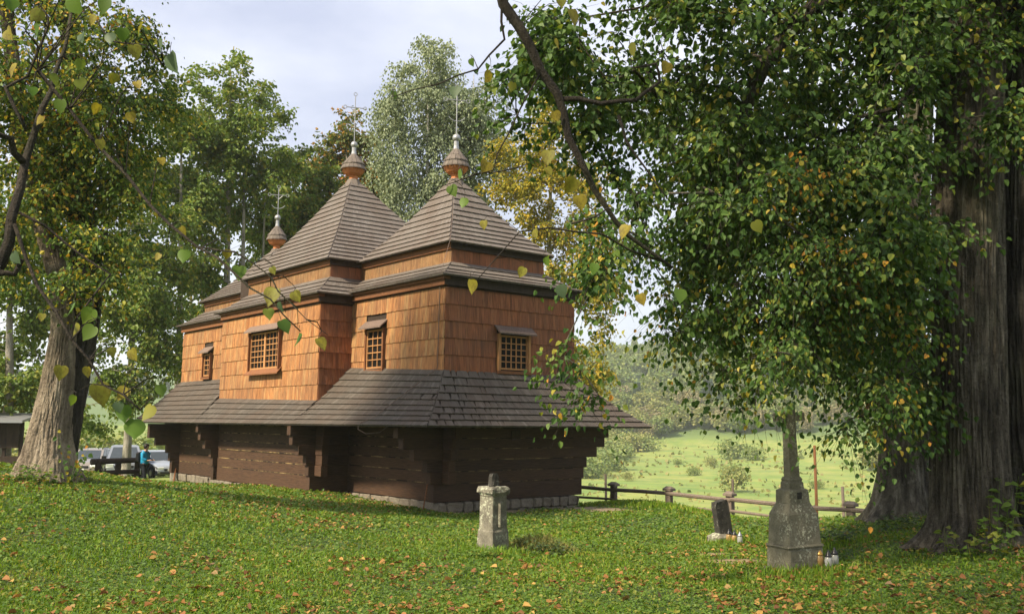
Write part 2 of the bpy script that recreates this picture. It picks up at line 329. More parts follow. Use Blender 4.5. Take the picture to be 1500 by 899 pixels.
# ------------------------------------------------------------------ the wooden church
CB = -.75
church = thing('wooden_church', 'old wooden church with orange shake walls and three stepped shingle roofs topped by onion cupolas', 'church', (CX, CY, CB), CA)
def part(mb, name, mat, parent=None, label=None, smooth=False):
    o = mb.build(name, mat, parent or church, smooth)
    if parent is None: o.location = (0, 0, -CB)
    if label: o['label'] = label
    return o
W0 = 4.7                                               # width of the chancel
BL = {  # name: u0,u1,v0,v1, z wall foot, low eave, skirt top, upper eave, apex z, apex u,v, recess
    'chancel': (0, W0, 0, 4.9, 2.98, 5.49, 6.05, 6.57, 8.9, 2.15, 2.6, .65),
    'nave': (-1.1, W0 + 1.1, 4.9, 12.2, 2.37, 5.40, 6.08, 6.60, 10.15, 2.2, 9.0, .65),
    'narthex': (-.6, W0 + .6, 12.2, 17.35, 3.12, 5.35, 5.95, 6.32, 8.45, 2.2, 15.1, .6)}
core = MB()
for (u0, u1, v0, v1, zf, ze, zs, zu, za, au, av, rc) in BL.values():
    core.box(u0 + .02, u1 - .02, v0 + .02, v1 - .02 + (.1 if v0 < 5 else 0), 2.0, ze + .05)
    core.box(u0 + .2, u1 - .2, v0 + .2 if v0 == 0 else v0 + .1, v1 - .15, -1.25, 2.1)
    core.box(u0 + rc, u1 - rc, v0 + rc if v0 == 0 else v0 + rc, v1 - rc if v1 > 17 else v1 + (.62 if v1 < 5 else .1), ze, zu + .05)
part(core, 'timber_core', M['darkwood'])
# shingles and shakes: records (corner, width vector, up vector, normal, thickness)
SHG = {'roof': [], 'roof_dark': [], 'shake': [], 'shake_red': [], 'slat': []}
def add_sh(k, p, ex, ey, n, th, quad=None): SHG[k].append((p, ex, ey, n, th, quad))
deck = MB()
def roof_patch(B0, B1, T0, T1, course=.27, w=.09, sag=.10, key='roof', th=.056):
    B0, B1, T0, T1 = map(lambda q: np.array(q, float), (B0, B1, T0, T1))
    def S(a, t_):
        q = (B0 * (1 - a) + B1 * a) * (1 - t_) + (T0 * (1 - a) + T1 * a) * t_
        return q - np.array([0, 0, sag * math.sin(math.pi * min(1, max(0, t_)))])
    L = np.linalg.norm((T0 + T1 - B0 - B1) / 2); nc = max(2, round(L / course))
    n0 = np.cross(B1 - B0, (T0 + T1 - B0 - B1) / 2); n0 /= np.linalg.norm(n0)
    dv = []
    for i in range(nc + 1): dv += [S(0, i / nc) - n0 * .012, S(1, i / nc) - n0 * .012]
    deck.add(dv, [(2 * i, 2 * i + 1, 2 * i + 3, 2 * i + 2) for i in range(nc)])
    dn = np.array([0, 0, -.07])                        # closed eave edge and soffit, so the deck has thickness
    inn = (T0 + T1) / 2 - (B0 + B1) / 2; inn[2] = 0; inn = inn / max(1e-6, np.linalg.norm(inn))
    for i in range(nc):
        t0 = i / nc; t1 = min(1.0, (i + 1.22) / nc); Lr = np.linalg.norm(S(1, t0) - S(0, t0)); m = max(1, round(Lr / w))
        cuts = np.linspace(0, 1, m + 1); cuts[1:-1] += rng.uniform(-.22, .22, m - 1) / m
        wav = .012 * math.sin(i * 2.1)
        for j in range(m):
            a0, a1 = cuts[j], cuts[j + 1]; tj = t0 + rng.uniform(-.02, .01) / nc
            g_ = .004 / max(.05, Lr); p, p1, p2, p3 = S(a0 + g_ / 2, tj), S(a1 - g_ / 2, tj), S(a1 - g_ / 2, t1), S(a0 + g_ / 2, t1)
            ex = p1 - p; ey = (p2 + p3) / 2 - (p + p1) / 2; n = np.cross(ex, ey); n /= np.linalg.norm(n)
            add_sh(key, p, ex, ey, n, th * rng.uniform(.95, 1.05), (p, p1, p2, p3, j in (0, m - 1)))
def mirror(a): return (W0 - a[0], a[1], a[2])
EZ = 1.5
ap = [((-1.6, -1.6, EZ), (W0 + 1.6, -1.6, EZ), (0, 0, 3.0), (W0, 0, 3.0)), ((-1.95, 4.9, EZ), (-1.6, -1.6, EZ), (0, 4.9, 3.24), (0, 0, 3.0)),
      ((-2.0, 12.2, EZ), (-1.95, 4.88, EZ), (-1.1, 12.2, 2.40), (-1.1, 4.88, 2.24)), ((-2.0, 18.8, EZ), (-2.0, 12.2, EZ), (-.6, 17.35, 3.14), (-.6, 12.2, 3.14)),
      ((W0 + 2.0, 18.8, EZ), (-2.0, 18.8, EZ), (W0 + .6, 17.35, 3.14), (-.6, 17.35, 3.14))]
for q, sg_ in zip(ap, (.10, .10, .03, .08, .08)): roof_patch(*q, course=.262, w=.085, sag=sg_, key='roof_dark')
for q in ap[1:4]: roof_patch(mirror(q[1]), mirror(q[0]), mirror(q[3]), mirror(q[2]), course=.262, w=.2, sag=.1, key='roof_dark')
def ring(u0, u1, v0, v1, z): return [(u0, v0, z), (u1, v0, z), (u1, v1, z), (u0, v1, z)]
for nm, (u0, u1, v0, v1, zf, ze, zs, zu, za, au, av, rc) in BL.items():
    if nm == 'chancel': v1 += 1.0
    b = ring(u0 - .25, u1 + .25, v0 - .25, v1 + .25, ze); tp = ring(u0 + rc, u1 - rc, v0 + rc, v1 - rc, zs)
    ub = ring(u0 + rc - .22, u1 - rc + .22, v0 + rc - .22, v1 - rc + .22, zu); ut = ring(au - .2, au + .2, av - .2, av + .2, za)
    for i in range(4):
        j = (i + 1) % 4
        roof_patch(b[i], b[j], tp[i], tp[j], course=.26, w=.085 if i in (0, 3) else .2, sag=.05)
        roof_patch(ub[i], ub[j], ut[i], ut[j], course=.262, w=.085 if i in (0, 3) else .2, sag=.16 if nm != 'nave' else .2)
def wall(k, u_or_v, axis, a0, a1, z0, z1, nc, holes=(), w=.092, th=.030, flip=1):
    # axis 'u': plane u = const facing -u ; 'v': plane v = const facing -v. Shakes in nc courses
    h = (z1 - z0) / nc
    for i in range(nc):
        zb, zt = z0 + i * h, min(z1, z0 + (i + 1.12) * h); a = a0
        while a < a1 - .03:
            ww = w * rng.uniform(.75, 1.3); ww = min(ww, a1 - a)
            if a1 - a - ww < .05: ww = a1 - a
            hit = any(a + ww > h0 and a < h1 and zt - .1 > g0 and zb < g1 for (h0, h1, g0, g1) in holes)
            if not hit:
                zz = zb + rng.uniform(-.010, .004); up = np.array([0, 0, zt - zz])
                if axis == 'u': add_sh(k, np.array([u_or_v, a + ww, zz]), np.array([0, -ww * .975, 0]), up, np.array([-1., 0, 0]) * flip, th * rng.uniform(.85, 1.15))
                else: add_sh(k, np.array([a, u_or_v, zz]), np.array([ww * .975, 0, 0]), up, np.array([0, -1., 0]) * flip, th * rng.uniform(.85, 1.15))
            a += ww
WIN = {'swl': (3.02, 3.92, 3.16, 4.3), 'swr': (1.84, 2.86, 3.08, 4.04), 'nw': (7.42, 9.62, 3.30, 4.50), 'xw': (14.3, 14.95, 3.28, 4.12)}
pad = lambda q, e=.06: (q[0] - e, q[1] + e, q[2] - e, q[3] + e)
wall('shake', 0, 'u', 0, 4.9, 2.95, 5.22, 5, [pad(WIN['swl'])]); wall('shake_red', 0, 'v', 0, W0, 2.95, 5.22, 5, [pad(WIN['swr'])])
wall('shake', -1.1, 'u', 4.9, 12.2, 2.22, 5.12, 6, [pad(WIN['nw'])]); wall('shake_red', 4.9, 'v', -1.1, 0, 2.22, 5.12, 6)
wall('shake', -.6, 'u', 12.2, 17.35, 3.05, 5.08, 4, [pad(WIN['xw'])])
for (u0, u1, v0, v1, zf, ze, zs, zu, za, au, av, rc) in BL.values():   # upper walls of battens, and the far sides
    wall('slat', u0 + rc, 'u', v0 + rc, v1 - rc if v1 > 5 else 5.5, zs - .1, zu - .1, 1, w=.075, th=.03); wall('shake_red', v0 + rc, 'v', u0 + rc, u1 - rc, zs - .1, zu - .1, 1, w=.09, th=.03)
# which shingles show largest in the photograph: those become parts of their own
unit = np_mesh('shingle_shape', [(0, 0, 1), (1, 0, 1), (1, 1, .15), (0, 1, .15), (0, 0, 0), (1, 0, 0), (0, 1, 0), (1, 1, 0)],
               [(0, 1, 2, 3), (4, 5, 1, 0), (4, 0, 3, 6), (5, 7, 2, 1)], None, uv=[(0, 0), (.13, 0), (.13, .3), (0, .3), (0, 0), (.13, 0), (0, .3), (.13, .3)])
units = {}
for k in SHG:
    m_ = unit.copy(); m_.materials.clear(); m_.materials.append(M[k]); units[k] = m_
roof_root = part(deck, 'roof', M['darkwood'])
RT = np.array([[math.cos(CA), -math.sin(CA), 0], [math.sin(CA), math.cos(CA), 0], [0, 0, 1]])
def pick(keys, n):
    c = []
    for k in keys:
        for i, (p, ex, ey, nn, th, qd) in enumerate(SHG[k]):
            if qd and qd[4]: continue
            ctr = RT @ (p + ex / 2 + ey / 2) + np.array([CX, CY, 0]); x, y, Y = proj(ctr); v = np.array([0, 0, ZC]) - ctr
            f = (RT @ nn) @ v / np.linalg.norm(v)
            if f <= 0.05 or not (0 < x < 1500 and 0 < y < 899): continue
            c.append((np.linalg.norm(np.cross(ex, ey)) * f / (v @ v), k, i))
    c.sort(reverse=True); return {(k, i) for _, k, i in c[:n]}
chosen = pick(['roof', 'roof_dark'], 290) | pick(['shake', 'shake_red'], 290)
for k, recs in SHG.items():
    par = roof_root if k.startswith('roof') else church
    V, F, UV = [], [], []
    for i, (p, ex, ey, n, th, qd) in enumerate(recs):
        if (k, i) in chosen:
            o = link('shingle' if par is roof_root else 'wall_shake', units[k], par)
            mt = np.eye(4); mt[:3, 0] = ex; mt[:3, 1] = ey; mt[:3, 2] = n * th; mt[:3, 3] = p
            if par is church: mt[2, 3] -= CB
            o.matrix_local = Matrix(mt.tolist()); continue
        b = len(V); c0, c1, c2, c3 = qd[:4] if qd else (p, p + ex, p + ex + ey, p + ey); q = [c0 + n * th, c1 + n * th, c2 + n * th * .15, c3 + n * th * .15, c0, c1, c3, c2]
        V += q; w_, h_ = np.linalg.norm(ex), np.linalg.norm(ey); UV += [(0, 0), (w_, 0), (w_, h_), (0, h_), (0, 0), (w_, 0), (0, h_), (w_, h_)]
        F += [(b, b + 1, b + 2, b + 3), (b + 4, b + 5, b + 1, b), (b + 4, b, b + 3, b + 6), (b + 5, b + 7, b + 2, b + 1)]
    if V:
        nm = {'roof': 'roof_shingles', 'roof_dark': 'apron_shingles', 'shake': 'wall_shakes', 'shake_red': 'wall_shakes', 'slat': 'wall_battens'}[k]
        o = link(nm, np_mesh(nm, V, F, M[k], uv=UV), par); o['kind'] = 'stuff'
        if par is church: o.location = (0, 0, -CB)
# cornice boards under the eaves
for nm, (u0, u1, v0, v1, zf, ze, zs, zu, za, au, av, rc) in BL.items():
    part(MB().box(u0 - .10, u0 + .05, v0 - .08 if nm == 'chancel' else v0 - .05, v1 + (.05 if nm == 'narthex' else -.01), ze - .23, ze + .03), 'cornice', M['board'])
    part(MB().box(u0 - .16, u0 + .05, v0 - .14, v1 - .02, ze - .08, ze + .045), 'cornice', M['board'])
    part(MB().box(u0 - .085, u1 + .1, v0 - .104, v0 + .05, ze - .226, ze + .03), 'cornice', M['darkwood'])
    part(MB().box(u0 + rc - .07, u0 + rc + .05, v0 + rc - .05, v1 - rc if v1 > 5 else 5.45, zu - .16, zu + .02), 'cornice', M['board'])
    part(MB().box(u0 + rc - .065, u1 - rc + .07, v0 + rc - .073, v0 + rc + .05, zu - .157, zu + .02), 'cornice', M['darkwood'])
# log walls of the ground floor: each log a part; the end logs step outwards as consoles under the eave
ROWS = [(-.45, .02), (.02, .33), (.33, .63), (.63, .92), (.92, 1.20), (1.20, 1.47), (1.47, 1.85)]
EXT = [.30, .38, .50, .92, 1.25, 1.42, 1.45]
def log_u(v, u0, u1, z0, z1, e0, e1):                  # a log lying along u
    part(MB().rbox(u0 - e0, u1 + e1, v - .02 + random.uniform(-.012, .012), v + .20, z0 + .002, z1 + .001, .010), 'log', M['log_x'])
def log_v(u, v0, v1, z0, z1, e0, e1):
    part(MB().rbox(u - .02 + random.uniform(-.012, .012), u + .20, v0 - e0, v1 + e1, z0 + .0, z1 - .002, .010), 'log', M['log'])
chk = MB()
for i, (z0, z1) in enumerate(ROWS):
    e = EXT[i]
    if i == 6: e = 1.0
    log_u(0, 0, W0, z0, z1, e, e)                       # chancel end wall
    log_v(0, .12, 4.9, z0, z1, [.0, .45, .42, .5, .58, .7, .7][i], 0)
    log_u(4.9, -1.1, .1, z0, z1, min(e * .62, .85) if i < 6 else .3, 0)
    log_v(-1.1, 5.0, 12.1, z0, z1, [.0, .5, .5, .52, .55, .6, .6][i], .3)
    log_u(12.1, -1.1, -.5, z0, z1, min(e * .55, .8) if i < 6 else .3, 0)
    log_v(-.6, 12.25, 17.3, z0, z1, 0, min(e, .9))
    log_u(17.15, -.6, W0 + .6, z0, z1, min(e * 1.05, 1.25) if i < 6 else .6, .4)
    if i:
        chk.box(.25, W0 - .05, -.034, .1, z0 - .013, z0 + .011); chk.box(-.034, .1, .3, 4.8, z0 - .017, z0 + .010)
        chk.box(-1.134, -1., 5.2, 11.9, z0 - .017, z0 + .010); chk.box(-.634, -.5, 12.4, 17.0, z0 - .017, z0 + .010)
c_o = part(chk, 'chinking', M['chink'])
part(MB().rbox(2.28, 2.62, -.06, .1, 1.15, 1.42, .02), 'vent_block', M['darkwood'])
# foundation stones
def stones(axis, c, a0, a1, n_lay=2):
    for lay in range(n_lay):
        a = a0
        while a < a1:
            L = random.uniform(.25, .6); z0 = -1.0 + lay * .27; z1 = z0 + random.uniform(.24, .275)
            if lay == n_lay - 1: z1 = -.455
            bm = MB(); d = random.uniform(.0, .06)
            if axis == 'v': bm.rbox(a, min(a + L, a1 + .05) - .012, c - .03 - d, c + .2, z0, z1, .045)
            else: bm.rbox(c - .03 - d, c + .2, a, min(a + L, a1 + .05) - .02, z0, z1, .03)
            bm.v = [(x + random.uniform(-.012, .012), y + random.uniform(-.03, .03), z + random.uniform(-.03, .004)) for x, y, z in bm.v]
            part(bm, 'stone', M['rubble']); a += L
stones('v', 0, -.15, W0 + .1); stones('u', 0, .25, 4.8); stones('v', 4.9, -1.1, 0); stones('u', -1.1, 4.95, 12.1); stones('u', -.6, 12.3, 17.2)
# windows
def window(kind, c, q, mull, bars, rows, hood_d=.26, sill=False, depth=.10):
    a0, a1, z0, z1 = q
    def P(a, d, z): return (c - d, a, z) if kind == 'u' else (a, c - d, z)
    def bx(mb, b0, b1, d0, d1, y0, y1):
        vs = [P(a, d, z) for z in (y0, y1) for d in (d0, d1) for a in (b0, b1)]
        return mb.add(vs, [(0, 2, 3, 1), (4, 5, 7, 6), (0, 1, 5, 4), (2, 6, 7, 3), (0, 4, 6, 2), (1, 3, 7, 5)])
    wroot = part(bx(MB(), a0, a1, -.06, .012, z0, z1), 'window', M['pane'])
    def sub(mb, n, m): return mb.build(n, m, wroot)
    j = .07
    for (b0, b1) in ((a0 - j, a0 + .0), (a1, a1 + j)): sub(bx(MB(), b0, b1, -.02, depth, z0 - .04, z1 + .04), 'jamb', M['frame'] if kind == 'v' else M['board'])
    f = .05
    sub(bx(MB(), a0, a1, .014, .062, z0, z0 + f), 'frame', M['frame']); sub(bx(MB(), a0, a1, .014, .062, z1 - f, z1), 'frame', M['frame'])
    for b in (a0, a1 - f): sub(bx(MB(), b, b + f, .014, .058, z0 + f, z1 - f), 'frame', M['frame'])
    if mull: sub(bx(MB(), (a0 + a1) / 2 - .06, (a0 + a1) / 2 + .06, .014, .066, z0 + f, z1 - f), 'frame', M['frame'])
    segs = [(a0 + f, (a0 + a1) / 2 - .06), ((a0 + a1) / 2 + .06, a1 - f)] if mull else [(a0 + f, a1 - f)]
    for (s0, s1) in segs:
        for i in range(1, bars): x = s0 + (s1 - s0) * i / bars; sub(bx(MB(), x - .014, x + .014, .018, .044, z0 + f, z1 - f), 'glazing_bar', M['frame'])
        for i in range(1, rows): z = z0 + f + (z1 - z0 - 2 * f) * i / rows; sub(bx(MB(), s0, s1, .02, .05, z - .014, z + .014), 'glazing_bar', M['frame'])
    h0, h1 = a0 - .17, a1 + .17; mb = MB()
    vs = [P(h0, 0, z1 + .24), P(h1, 0, z1 + .24), P(h1, hood_d, z1 + .02), P(h0, hood_d, z1 + .02)]; vs += [(x, y, z + .045) for x, y, z in vs]
    mb.add(vs, [(0, 1, 2, 3), (4, 7, 6, 5), (3, 2, 6, 7), (0, 3, 7, 4), (1, 5, 6, 2)]); sub(mb, 'hood', M['hood'])
    if sill:
        vs = [P(h0 + .05, 0.02, z0 + .0), P(h1 - .05, 0.02, z0), P(h1 - .02, .2, z0 - .2), P(h0 + .02, .2, z0 - .2)]; vs += [(x, y, z + .045) for x, y, z in vs]
        sub(MB().add(vs, [(0, 1, 2, 3), (4, 7, 6, 5), (3, 2, 6, 7), (0, 3, 7, 4), (1, 5, 6, 2)]), 'sill', M['board'])
    else: sub(bx(MB(), a0 - .09, a1 + .09, -.01, depth + .02, z0 - .12, z0 - .035), 'sill', M['board'])
    return wroot
window('u', 0, WIN['swl'], False, 3, 5); window('v', 0, WIN['swr'], False, 5, 5)
window('u', -1.1, WIN['nw'], True, 4, 6, sill=True, depth=.14); window('u', -.6, WIN['xw'], False, 2, 4, depth=.12)
# onion cupolas with balls and crosses
def cupola(au, av, z, s, cross_h):
    root = part(MB().lathe([(.34 * s, z - .12), (.27 * s, z + .02), (.20 * s, z + .14)], 8, (au, av)), 'cupola', M['cap'])
    def sub(mb, n, m, sm=False): return mb.build(n, m, root, sm)
    sub(MB().lathe([(.165 * s, z + .10), (.15 * s, z + .2), (.16 * s, z + .30)], 8, (au, av)), 'neck', M['cupola'])
    sub(MB().lathe([(.17 * s, z + .28), (.30 * s, z + .34), (.38 * s, z + .45), (.40 * s, z + .57)], 10, (au, av)), 'bowl', M['cupola'])
    cap = MB(); zz = [z + .55, z + .73, z + .90, z + 1.08]; rr = [.45 * s, .40 * s, .27 * s]
    for i in range(3):
        r0 = rr[i]; r1 = (rr + [.10 * s])[i + 1] * .84; n = [18, 14, 10][i]
        for k in range(n):
            a, b = 2 * math.pi * k / n, 2 * math.pi * (k + .94) / n; q = []
            for (r_, z_) in ((r0, zz[i] - .02 + random.uniform(-.01, .01)), (r1, zz[i + 1] + .02)):
                for an in (a, b): q.append((au + r_ * math.cos(an), av + r_ * math.sin(an), z_))
            q += [(x, y, z_ - .035) for x, y, z_ in q[:2]]
            cap.add(q, [(0, 1, 3, 2), (4, 5, 1, 0)])
        cap.lathe([(r0 * .93, zz[i] - .01), (r1 * .95, zz[i + 1])], 12, (au, av))
    sub(cap, 'cap', M['cap'])
    sub(MB().lathe([(.10 * s, z + 1.04), (.075 * s, z + 1.2), (.075 * s, z + 1.34)], 10, (au, av)), 'sleeve', M['metal'])
    zb = z + 1.45; sub(MB().lathe([(.02, zb - .125)] + [(.125 * math.cos(x), zb + .125 * math.sin(x)) for x in np.linspace(-1.2, 1.2, 7)] + [(.02, zb + .125)], 14, (au, av)), 'ball', M['metal'], True)
    cr_ = MB(); H = cross_h; z0 = zb + .1; bw = .017
    cr_.tube([(au, av, z0), (au, av, z0 + H)], bw, 6)
    zc = z0 + H * .74; ca, sa = .92, -.39
    def pt(d, zz_): return (au + d * ca, av + d * sa, zz_)
    cr_.tube([pt(-.32, zc), pt(.32, zc)], bw, 6)
    for (d, zz_) in ((-.36, zc), (.36, zc), (0, z0 + H + .05)):
        cr_.tube([pt(d + .06 * math.cos(x), zz_ + .06 * math.sin(x)) for x in np.linspace(0, 2 * math.pi, 9)], .014, 5, False)
    cr_.tube([pt(.28 * math.cos(x), z0 + H * .44 + .22 * math.sin(x)) for x in np.linspace(-2.75, -.4, 9)], .014, 5)
    for sg in (-1, 1): cr_.tube([pt(0, zc - .18), pt(sg * .14, zc - .05), pt(sg * .16, zc)], .01, 5)
    sub(cr_, 'cross', M['metal'])
cupola(2.15, 2.6, 8.9, .98, 1.5); cupola(2.2, 9.0, 10.15, 1.05, 1.75); cupola(2.2, 15.1, 8.45, .95, 1.15)
# lightning conductor: up the hip, over the apron, loop under the eave
lw = MB().tube([(-.35, -.28, 5.57), (.44, .44, 6.62), (1.2, 1.4, 7.6), (2.0, 2.4, 8.75)], .007, 5)
lw.tube([(-.05, .2, 5.25), (-.07, .22, 3.05), (-.55, .45, 2.62), (-1.45, 1.05, 1.75), (-1.75, 1.3, 1.58), (-1.78, 1.35, 1.42), (-1.62, 1.2, 1.30), (-1.35, .95, 1.34), (-1.2, .8, 1.5)], .011, 6)
part(lw, 'lightning_wire', M['hood'])

# ------------------------------------------------------------------ trees: trunks, boughs and crowns of single leaves
def perlin1(v, s): return mnoise.noise(Vector(v) * s)
def trunk_mesh(path, rad, nang=72, seg=.09, ridge=.03, flare=.5, flare_h=.8, lobes=7, seed=0, kf=34, zf=1.1):
    path = [Vector(p) for p in path]; ds = [0]
    for a, b in zip(path, path[1:]): ds.append(ds[-1] + (b - a).length)
    n = max(4, int(ds[-1] / seg)); S = np.linspace(0, ds[-1], n + 1)
    px, py, pz = (np.interp(S, ds, [p[i] for p in path]) for i in range(3)); rr = np.interp(S, ds, rad)
    k5 = np.ones(9) / 9
    if n > 30: px, py = (np.convolve(np.pad(q, 4, 'edge'), k5, 'valid') for q in (px, py))
    V = np.zeros((n + 1, nang, 3)); ph = random.uniform(0, 6)
    for i in range(n + 1):
        fl = flare * math.exp(-S[i] / flare_h)
        for k in range(nang):
            a = 2 * math.pi * k / nang
            r_ = rr[i] * (1 + .08 * mnoise.noise(Vector((math.cos(a) * 1.3 + seed, math.sin(a) * 1.3, S[i] * .5))))
            r_ += rr[i] * fl * (1 + .32 * math.cos(lobes * a + ph + 1.5 * mnoise.noise(Vector((seed, S[i], 1)))) )
            rg = abs(mnoise.noise(Vector((math.cos(a) * kf * .2 + seed, math.sin(a) * kf * .2, S[i] * zf + .35 * math.sin(a * 3)))))
            rg2 = abs(mnoise.noise(Vector((math.cos(a) * kf * .09, math.sin(a) * kf * .09 + seed, S[i] * .3))))
            r_ += ridge * (2.6 * min(rg, .30) + 1.0 * min(rg2, .4) - .7)
            V[i, k] = (px[i] + r_ * math.cos(a), py[i] + r_ * math.sin(a), pz[i])
    idx = np.arange((n + 1) * nang).reshape(n + 1, nang); nx = np.roll(idx, -1, 1)
    F = np.stack([idx[:-1], nx[:-1], nx[1:], idx[1:]], -1).reshape(-1, 4)
    return V.reshape(-1, 3), F
def unitv(a): return a / np.maximum(1e-9, np.linalg.norm(a, axis=-1, keepdims=True))
def leaf_geo(P, axis, nrm, size, wid=.42, fold=.18, shape='ovate'):
    N = len(P); axis = unitv(axis); side = unitv(np.cross(axis, nrm)); n = np.cross(side, axis); s = size[:, None]
    if shape == 'ovate': pts = [(0, 0, 0), (wid, .28, fold), (wid * .8, .66, fold * .6), (0, 1, -.12), (-wid * .8, .66, fold * .6), (-wid, .28, fold)]
    else: pts = [(0, 0, 0), (wid, .35, fold), (wid * .9, .75, fold), (0, 1, 0), (-wid * .9, .75, fold), (-wid, .35, fold)]
    V = np.stack([P + side * (a * s) + axis * (b * s) + n * (c * s) for a, b, c in pts], 1)
    i = (np.arange(N) * 6)[:, None]
    F = np.concatenate([i + np.array([[0, 1, 2, 3]]), i + np.array([[0, 3, 4, 5]])], 0)
    return V.reshape(-1, 3), F
def ell_px(px, py, Y, rx, ry, rd): c = at(px, py, Y); k = Y / FPX; return (c.x, c.y, c.z, rx * k, rd, ry * k)
def sample_ells(ells, n, shell=.55):
    ells = np.array(ells, float); vol = ells[:, 3] * ells[:, 4] * ells[:, 5]; vol = vol ** .85; out = []
    for e, m in zip(ells, np.maximum(1, np.round(n * vol / vol.sum())).astype(int)):
        d = unitv(rng.normal(size=(m, 3))); r_ = rng.uniform(0, 1, m) ** (shell / 1.6); q = d * r_[:, None]
        if m > 8:                                      # clumps gather into sprays with gaps between
            nc_ = max(2, m // 5); w_ = rng.integers(0, nc_, m); q = q[w_] * 1.0 + rng.normal(size=(m, 3)) * .16
        out.append(e[:3] + q * e[3:])
    return np.vstack(out)
def skeleton(roots, targets, step=.55, tip=.007, gamma=2.4, rmax=.2):
    """joins every clump to the nearest bough already grown; returns tubes with pipe-model radii"""
    P = [np.array(r_, float) for r_ in roots]; par = [-1] * len(P); base = np.mean(P, 0)
    order = np.argsort(np.linalg.norm(targets - base, axis=1)); tips = []
    for ti in order:
        tg = targets[ti]; A = np.array(P); d = np.linalg.norm(A - tg, axis=1) + .35 * np.maximum(0, A[:, 2] - tg[2]); j = int(np.argmin(d))
        L = np.linalg.norm(tg - P[j]); k = max(1, int(L / step)); a = P[j]; cur = j; bend = rng.normal(size=3) * .10 * L
        for q in range(1, k + 1):
            f = q / k; pp = a * (1 - f) + tg * f + bend * math.sin(math.pi * f) + np.array([0, 0, .10 * L * math.sin(math.pi * f)])
            P.append(pp); par.append(cur); cur = len(P) - 1
        tips.append(cur)
    n = len(P); acc = np.zeros(n); nch = np.zeros(n, int)
    for i in range(n - 1, -1, -1):
        if acc[i] == 0: acc[i] = tip ** gamma
        if par[i] >= 0: acc[par[i]] += acc[i]
    rad = np.minimum(acc ** (1 / gamma), rmax); best = {}
    for i in range(n):
        if par[i] >= 0 and (par[i] not in best or rad[i] > rad[best[par[i]]]): best[par[i]] = i
    mb = MB(); nr = len(roots)
    for i in range(n):
        if par[i] >= 0 and (par[i] < nr or best.get(par[i]) != i):
            ch = [par[i], i]; c = i
            while c in best: c = best[c]; ch.append(c)
            rs = [rad[i]] + [rad[x] for x in ch[1:]]
            mb.tube([P[x] for x in ch], rs, 7 if rs[0] > .06 else 5 if rs[0] > .02 else 4, False)
    return mb
def foliage(clumps, center, n_tw, n_lf, tw_len, leaf, droop=.35, spread=1.0, hang=.6, twigs=True, twig_r=.004, wid=.42, jit=.08, up=.0):
    """every clump is a handful of drooping twigs with leaves set along them"""
    C = np.repeat(clumps, n_tw, 0); N = len(C); d = rng.normal(size=(N, 3)) * spread; d[:, 2] = d[:, 2] * .55 + up
    d += unitv(C - np.asarray(center)) * .55; d = unitv(d); L = tw_len * rng.uniform(.55, 1.25, N)
    S = (np.arange(n_lf) + .6) / n_lf; s = S[None, :, None]
    tw = C[:, None] + d[:, None] * (L[:, None, None] * s); tw[..., 2] -= droop * L[:, None] * (S ** 2)[None]
    tan = d[:, None] + np.array([0, 0, -2 * droop]) * s
    sd = unitv(np.cross(tan, np.array([0, 0, 1.]) + rng.normal(size=(N, 1, 3)) * .15)); sgn = np.where((np.arange(n_lf) % 2) == 0, 1, -1)[None, :, None]
    ax = unitv(tan * .6 + sd * sgn * .9 + np.array([0, 0, -hang]) + rng.normal(size=(N, n_lf, 3)) * .35)
    nr = unitv(np.array([0, 0, 1.]) + rng.normal(size=(N, n_lf, 3)) * 1.0 + unitv(C - np.asarray(center))[:, None] * .3)
    P = tw + rng.normal(size=tw.shape) * jit * tw_len + ax * (.25 * leaf)
    sz = leaf * rng.uniform(.65, 1.2, N * n_lf)
    keep = rng.uniform(0, 1, N * n_lf) < .93
    lv = (P.reshape(-1, 3)[keep], ax.reshape(-1, 3)[keep], nr.reshape(-1, 3)[keep], sz[keep])
    tv = None
    if twigs:
        Q = np.stack([C, C + d * (L * .5)[:, None] - np.array([0, 0, 1]) * (droop * L * .25)[:, None], C + d * L[:, None] - np.array([0, 0, 1]) * (droop * L)[:, None]], 1)
        x = unitv(np.cross(d, [0.3, .2, 1])); y = np.cross(x, d); ring_ = [x, -.5 * x + .87 * y, -.5 * x - .87 * y]
        rr = np.array([1, .7, .3]) * twig_r
        V = np.stack([Q[:, i] + ring_[k] * rr[i] for i in range(3) for k in range(3)], 1); i0 = (np.arange(N) * 9)[:, None]
        F = np.concatenate([i0 + np.array([[a * 3 + k, a * 3 + (k + 1) % 3, a * 3 + 3 + (k + 1) % 3, a * 3 + 3 + k]]) for a in range(2) for k in range(3)], 0)
        tv = (V.reshape(-1, 3), F)
    return lv, tv
def leaf_unit(mat, wid=.45, fold=.2, name='leaf_shape'):
    V, F = leaf_geo(np.zeros((1, 3)), np.array([[0, 1., 0]]), np.array([[0, 0, 1.]]), np.ones(1), wid, fold); return np_mesh(name, V, F, mat)
def leaf_matrix(p, ax, nr, s):
    ax = Vector(ax).normalized(); sd = ax.cross(Vector(nr)).normalized(); n = sd.cross(ax); m = Matrix.Identity(4)
    for i in range(3): m[i][0] = sd[i] * s; m[i][1] = ax[i] * s; m[i][2] = n[i] * s; m[i][3] = p[i]
    return m
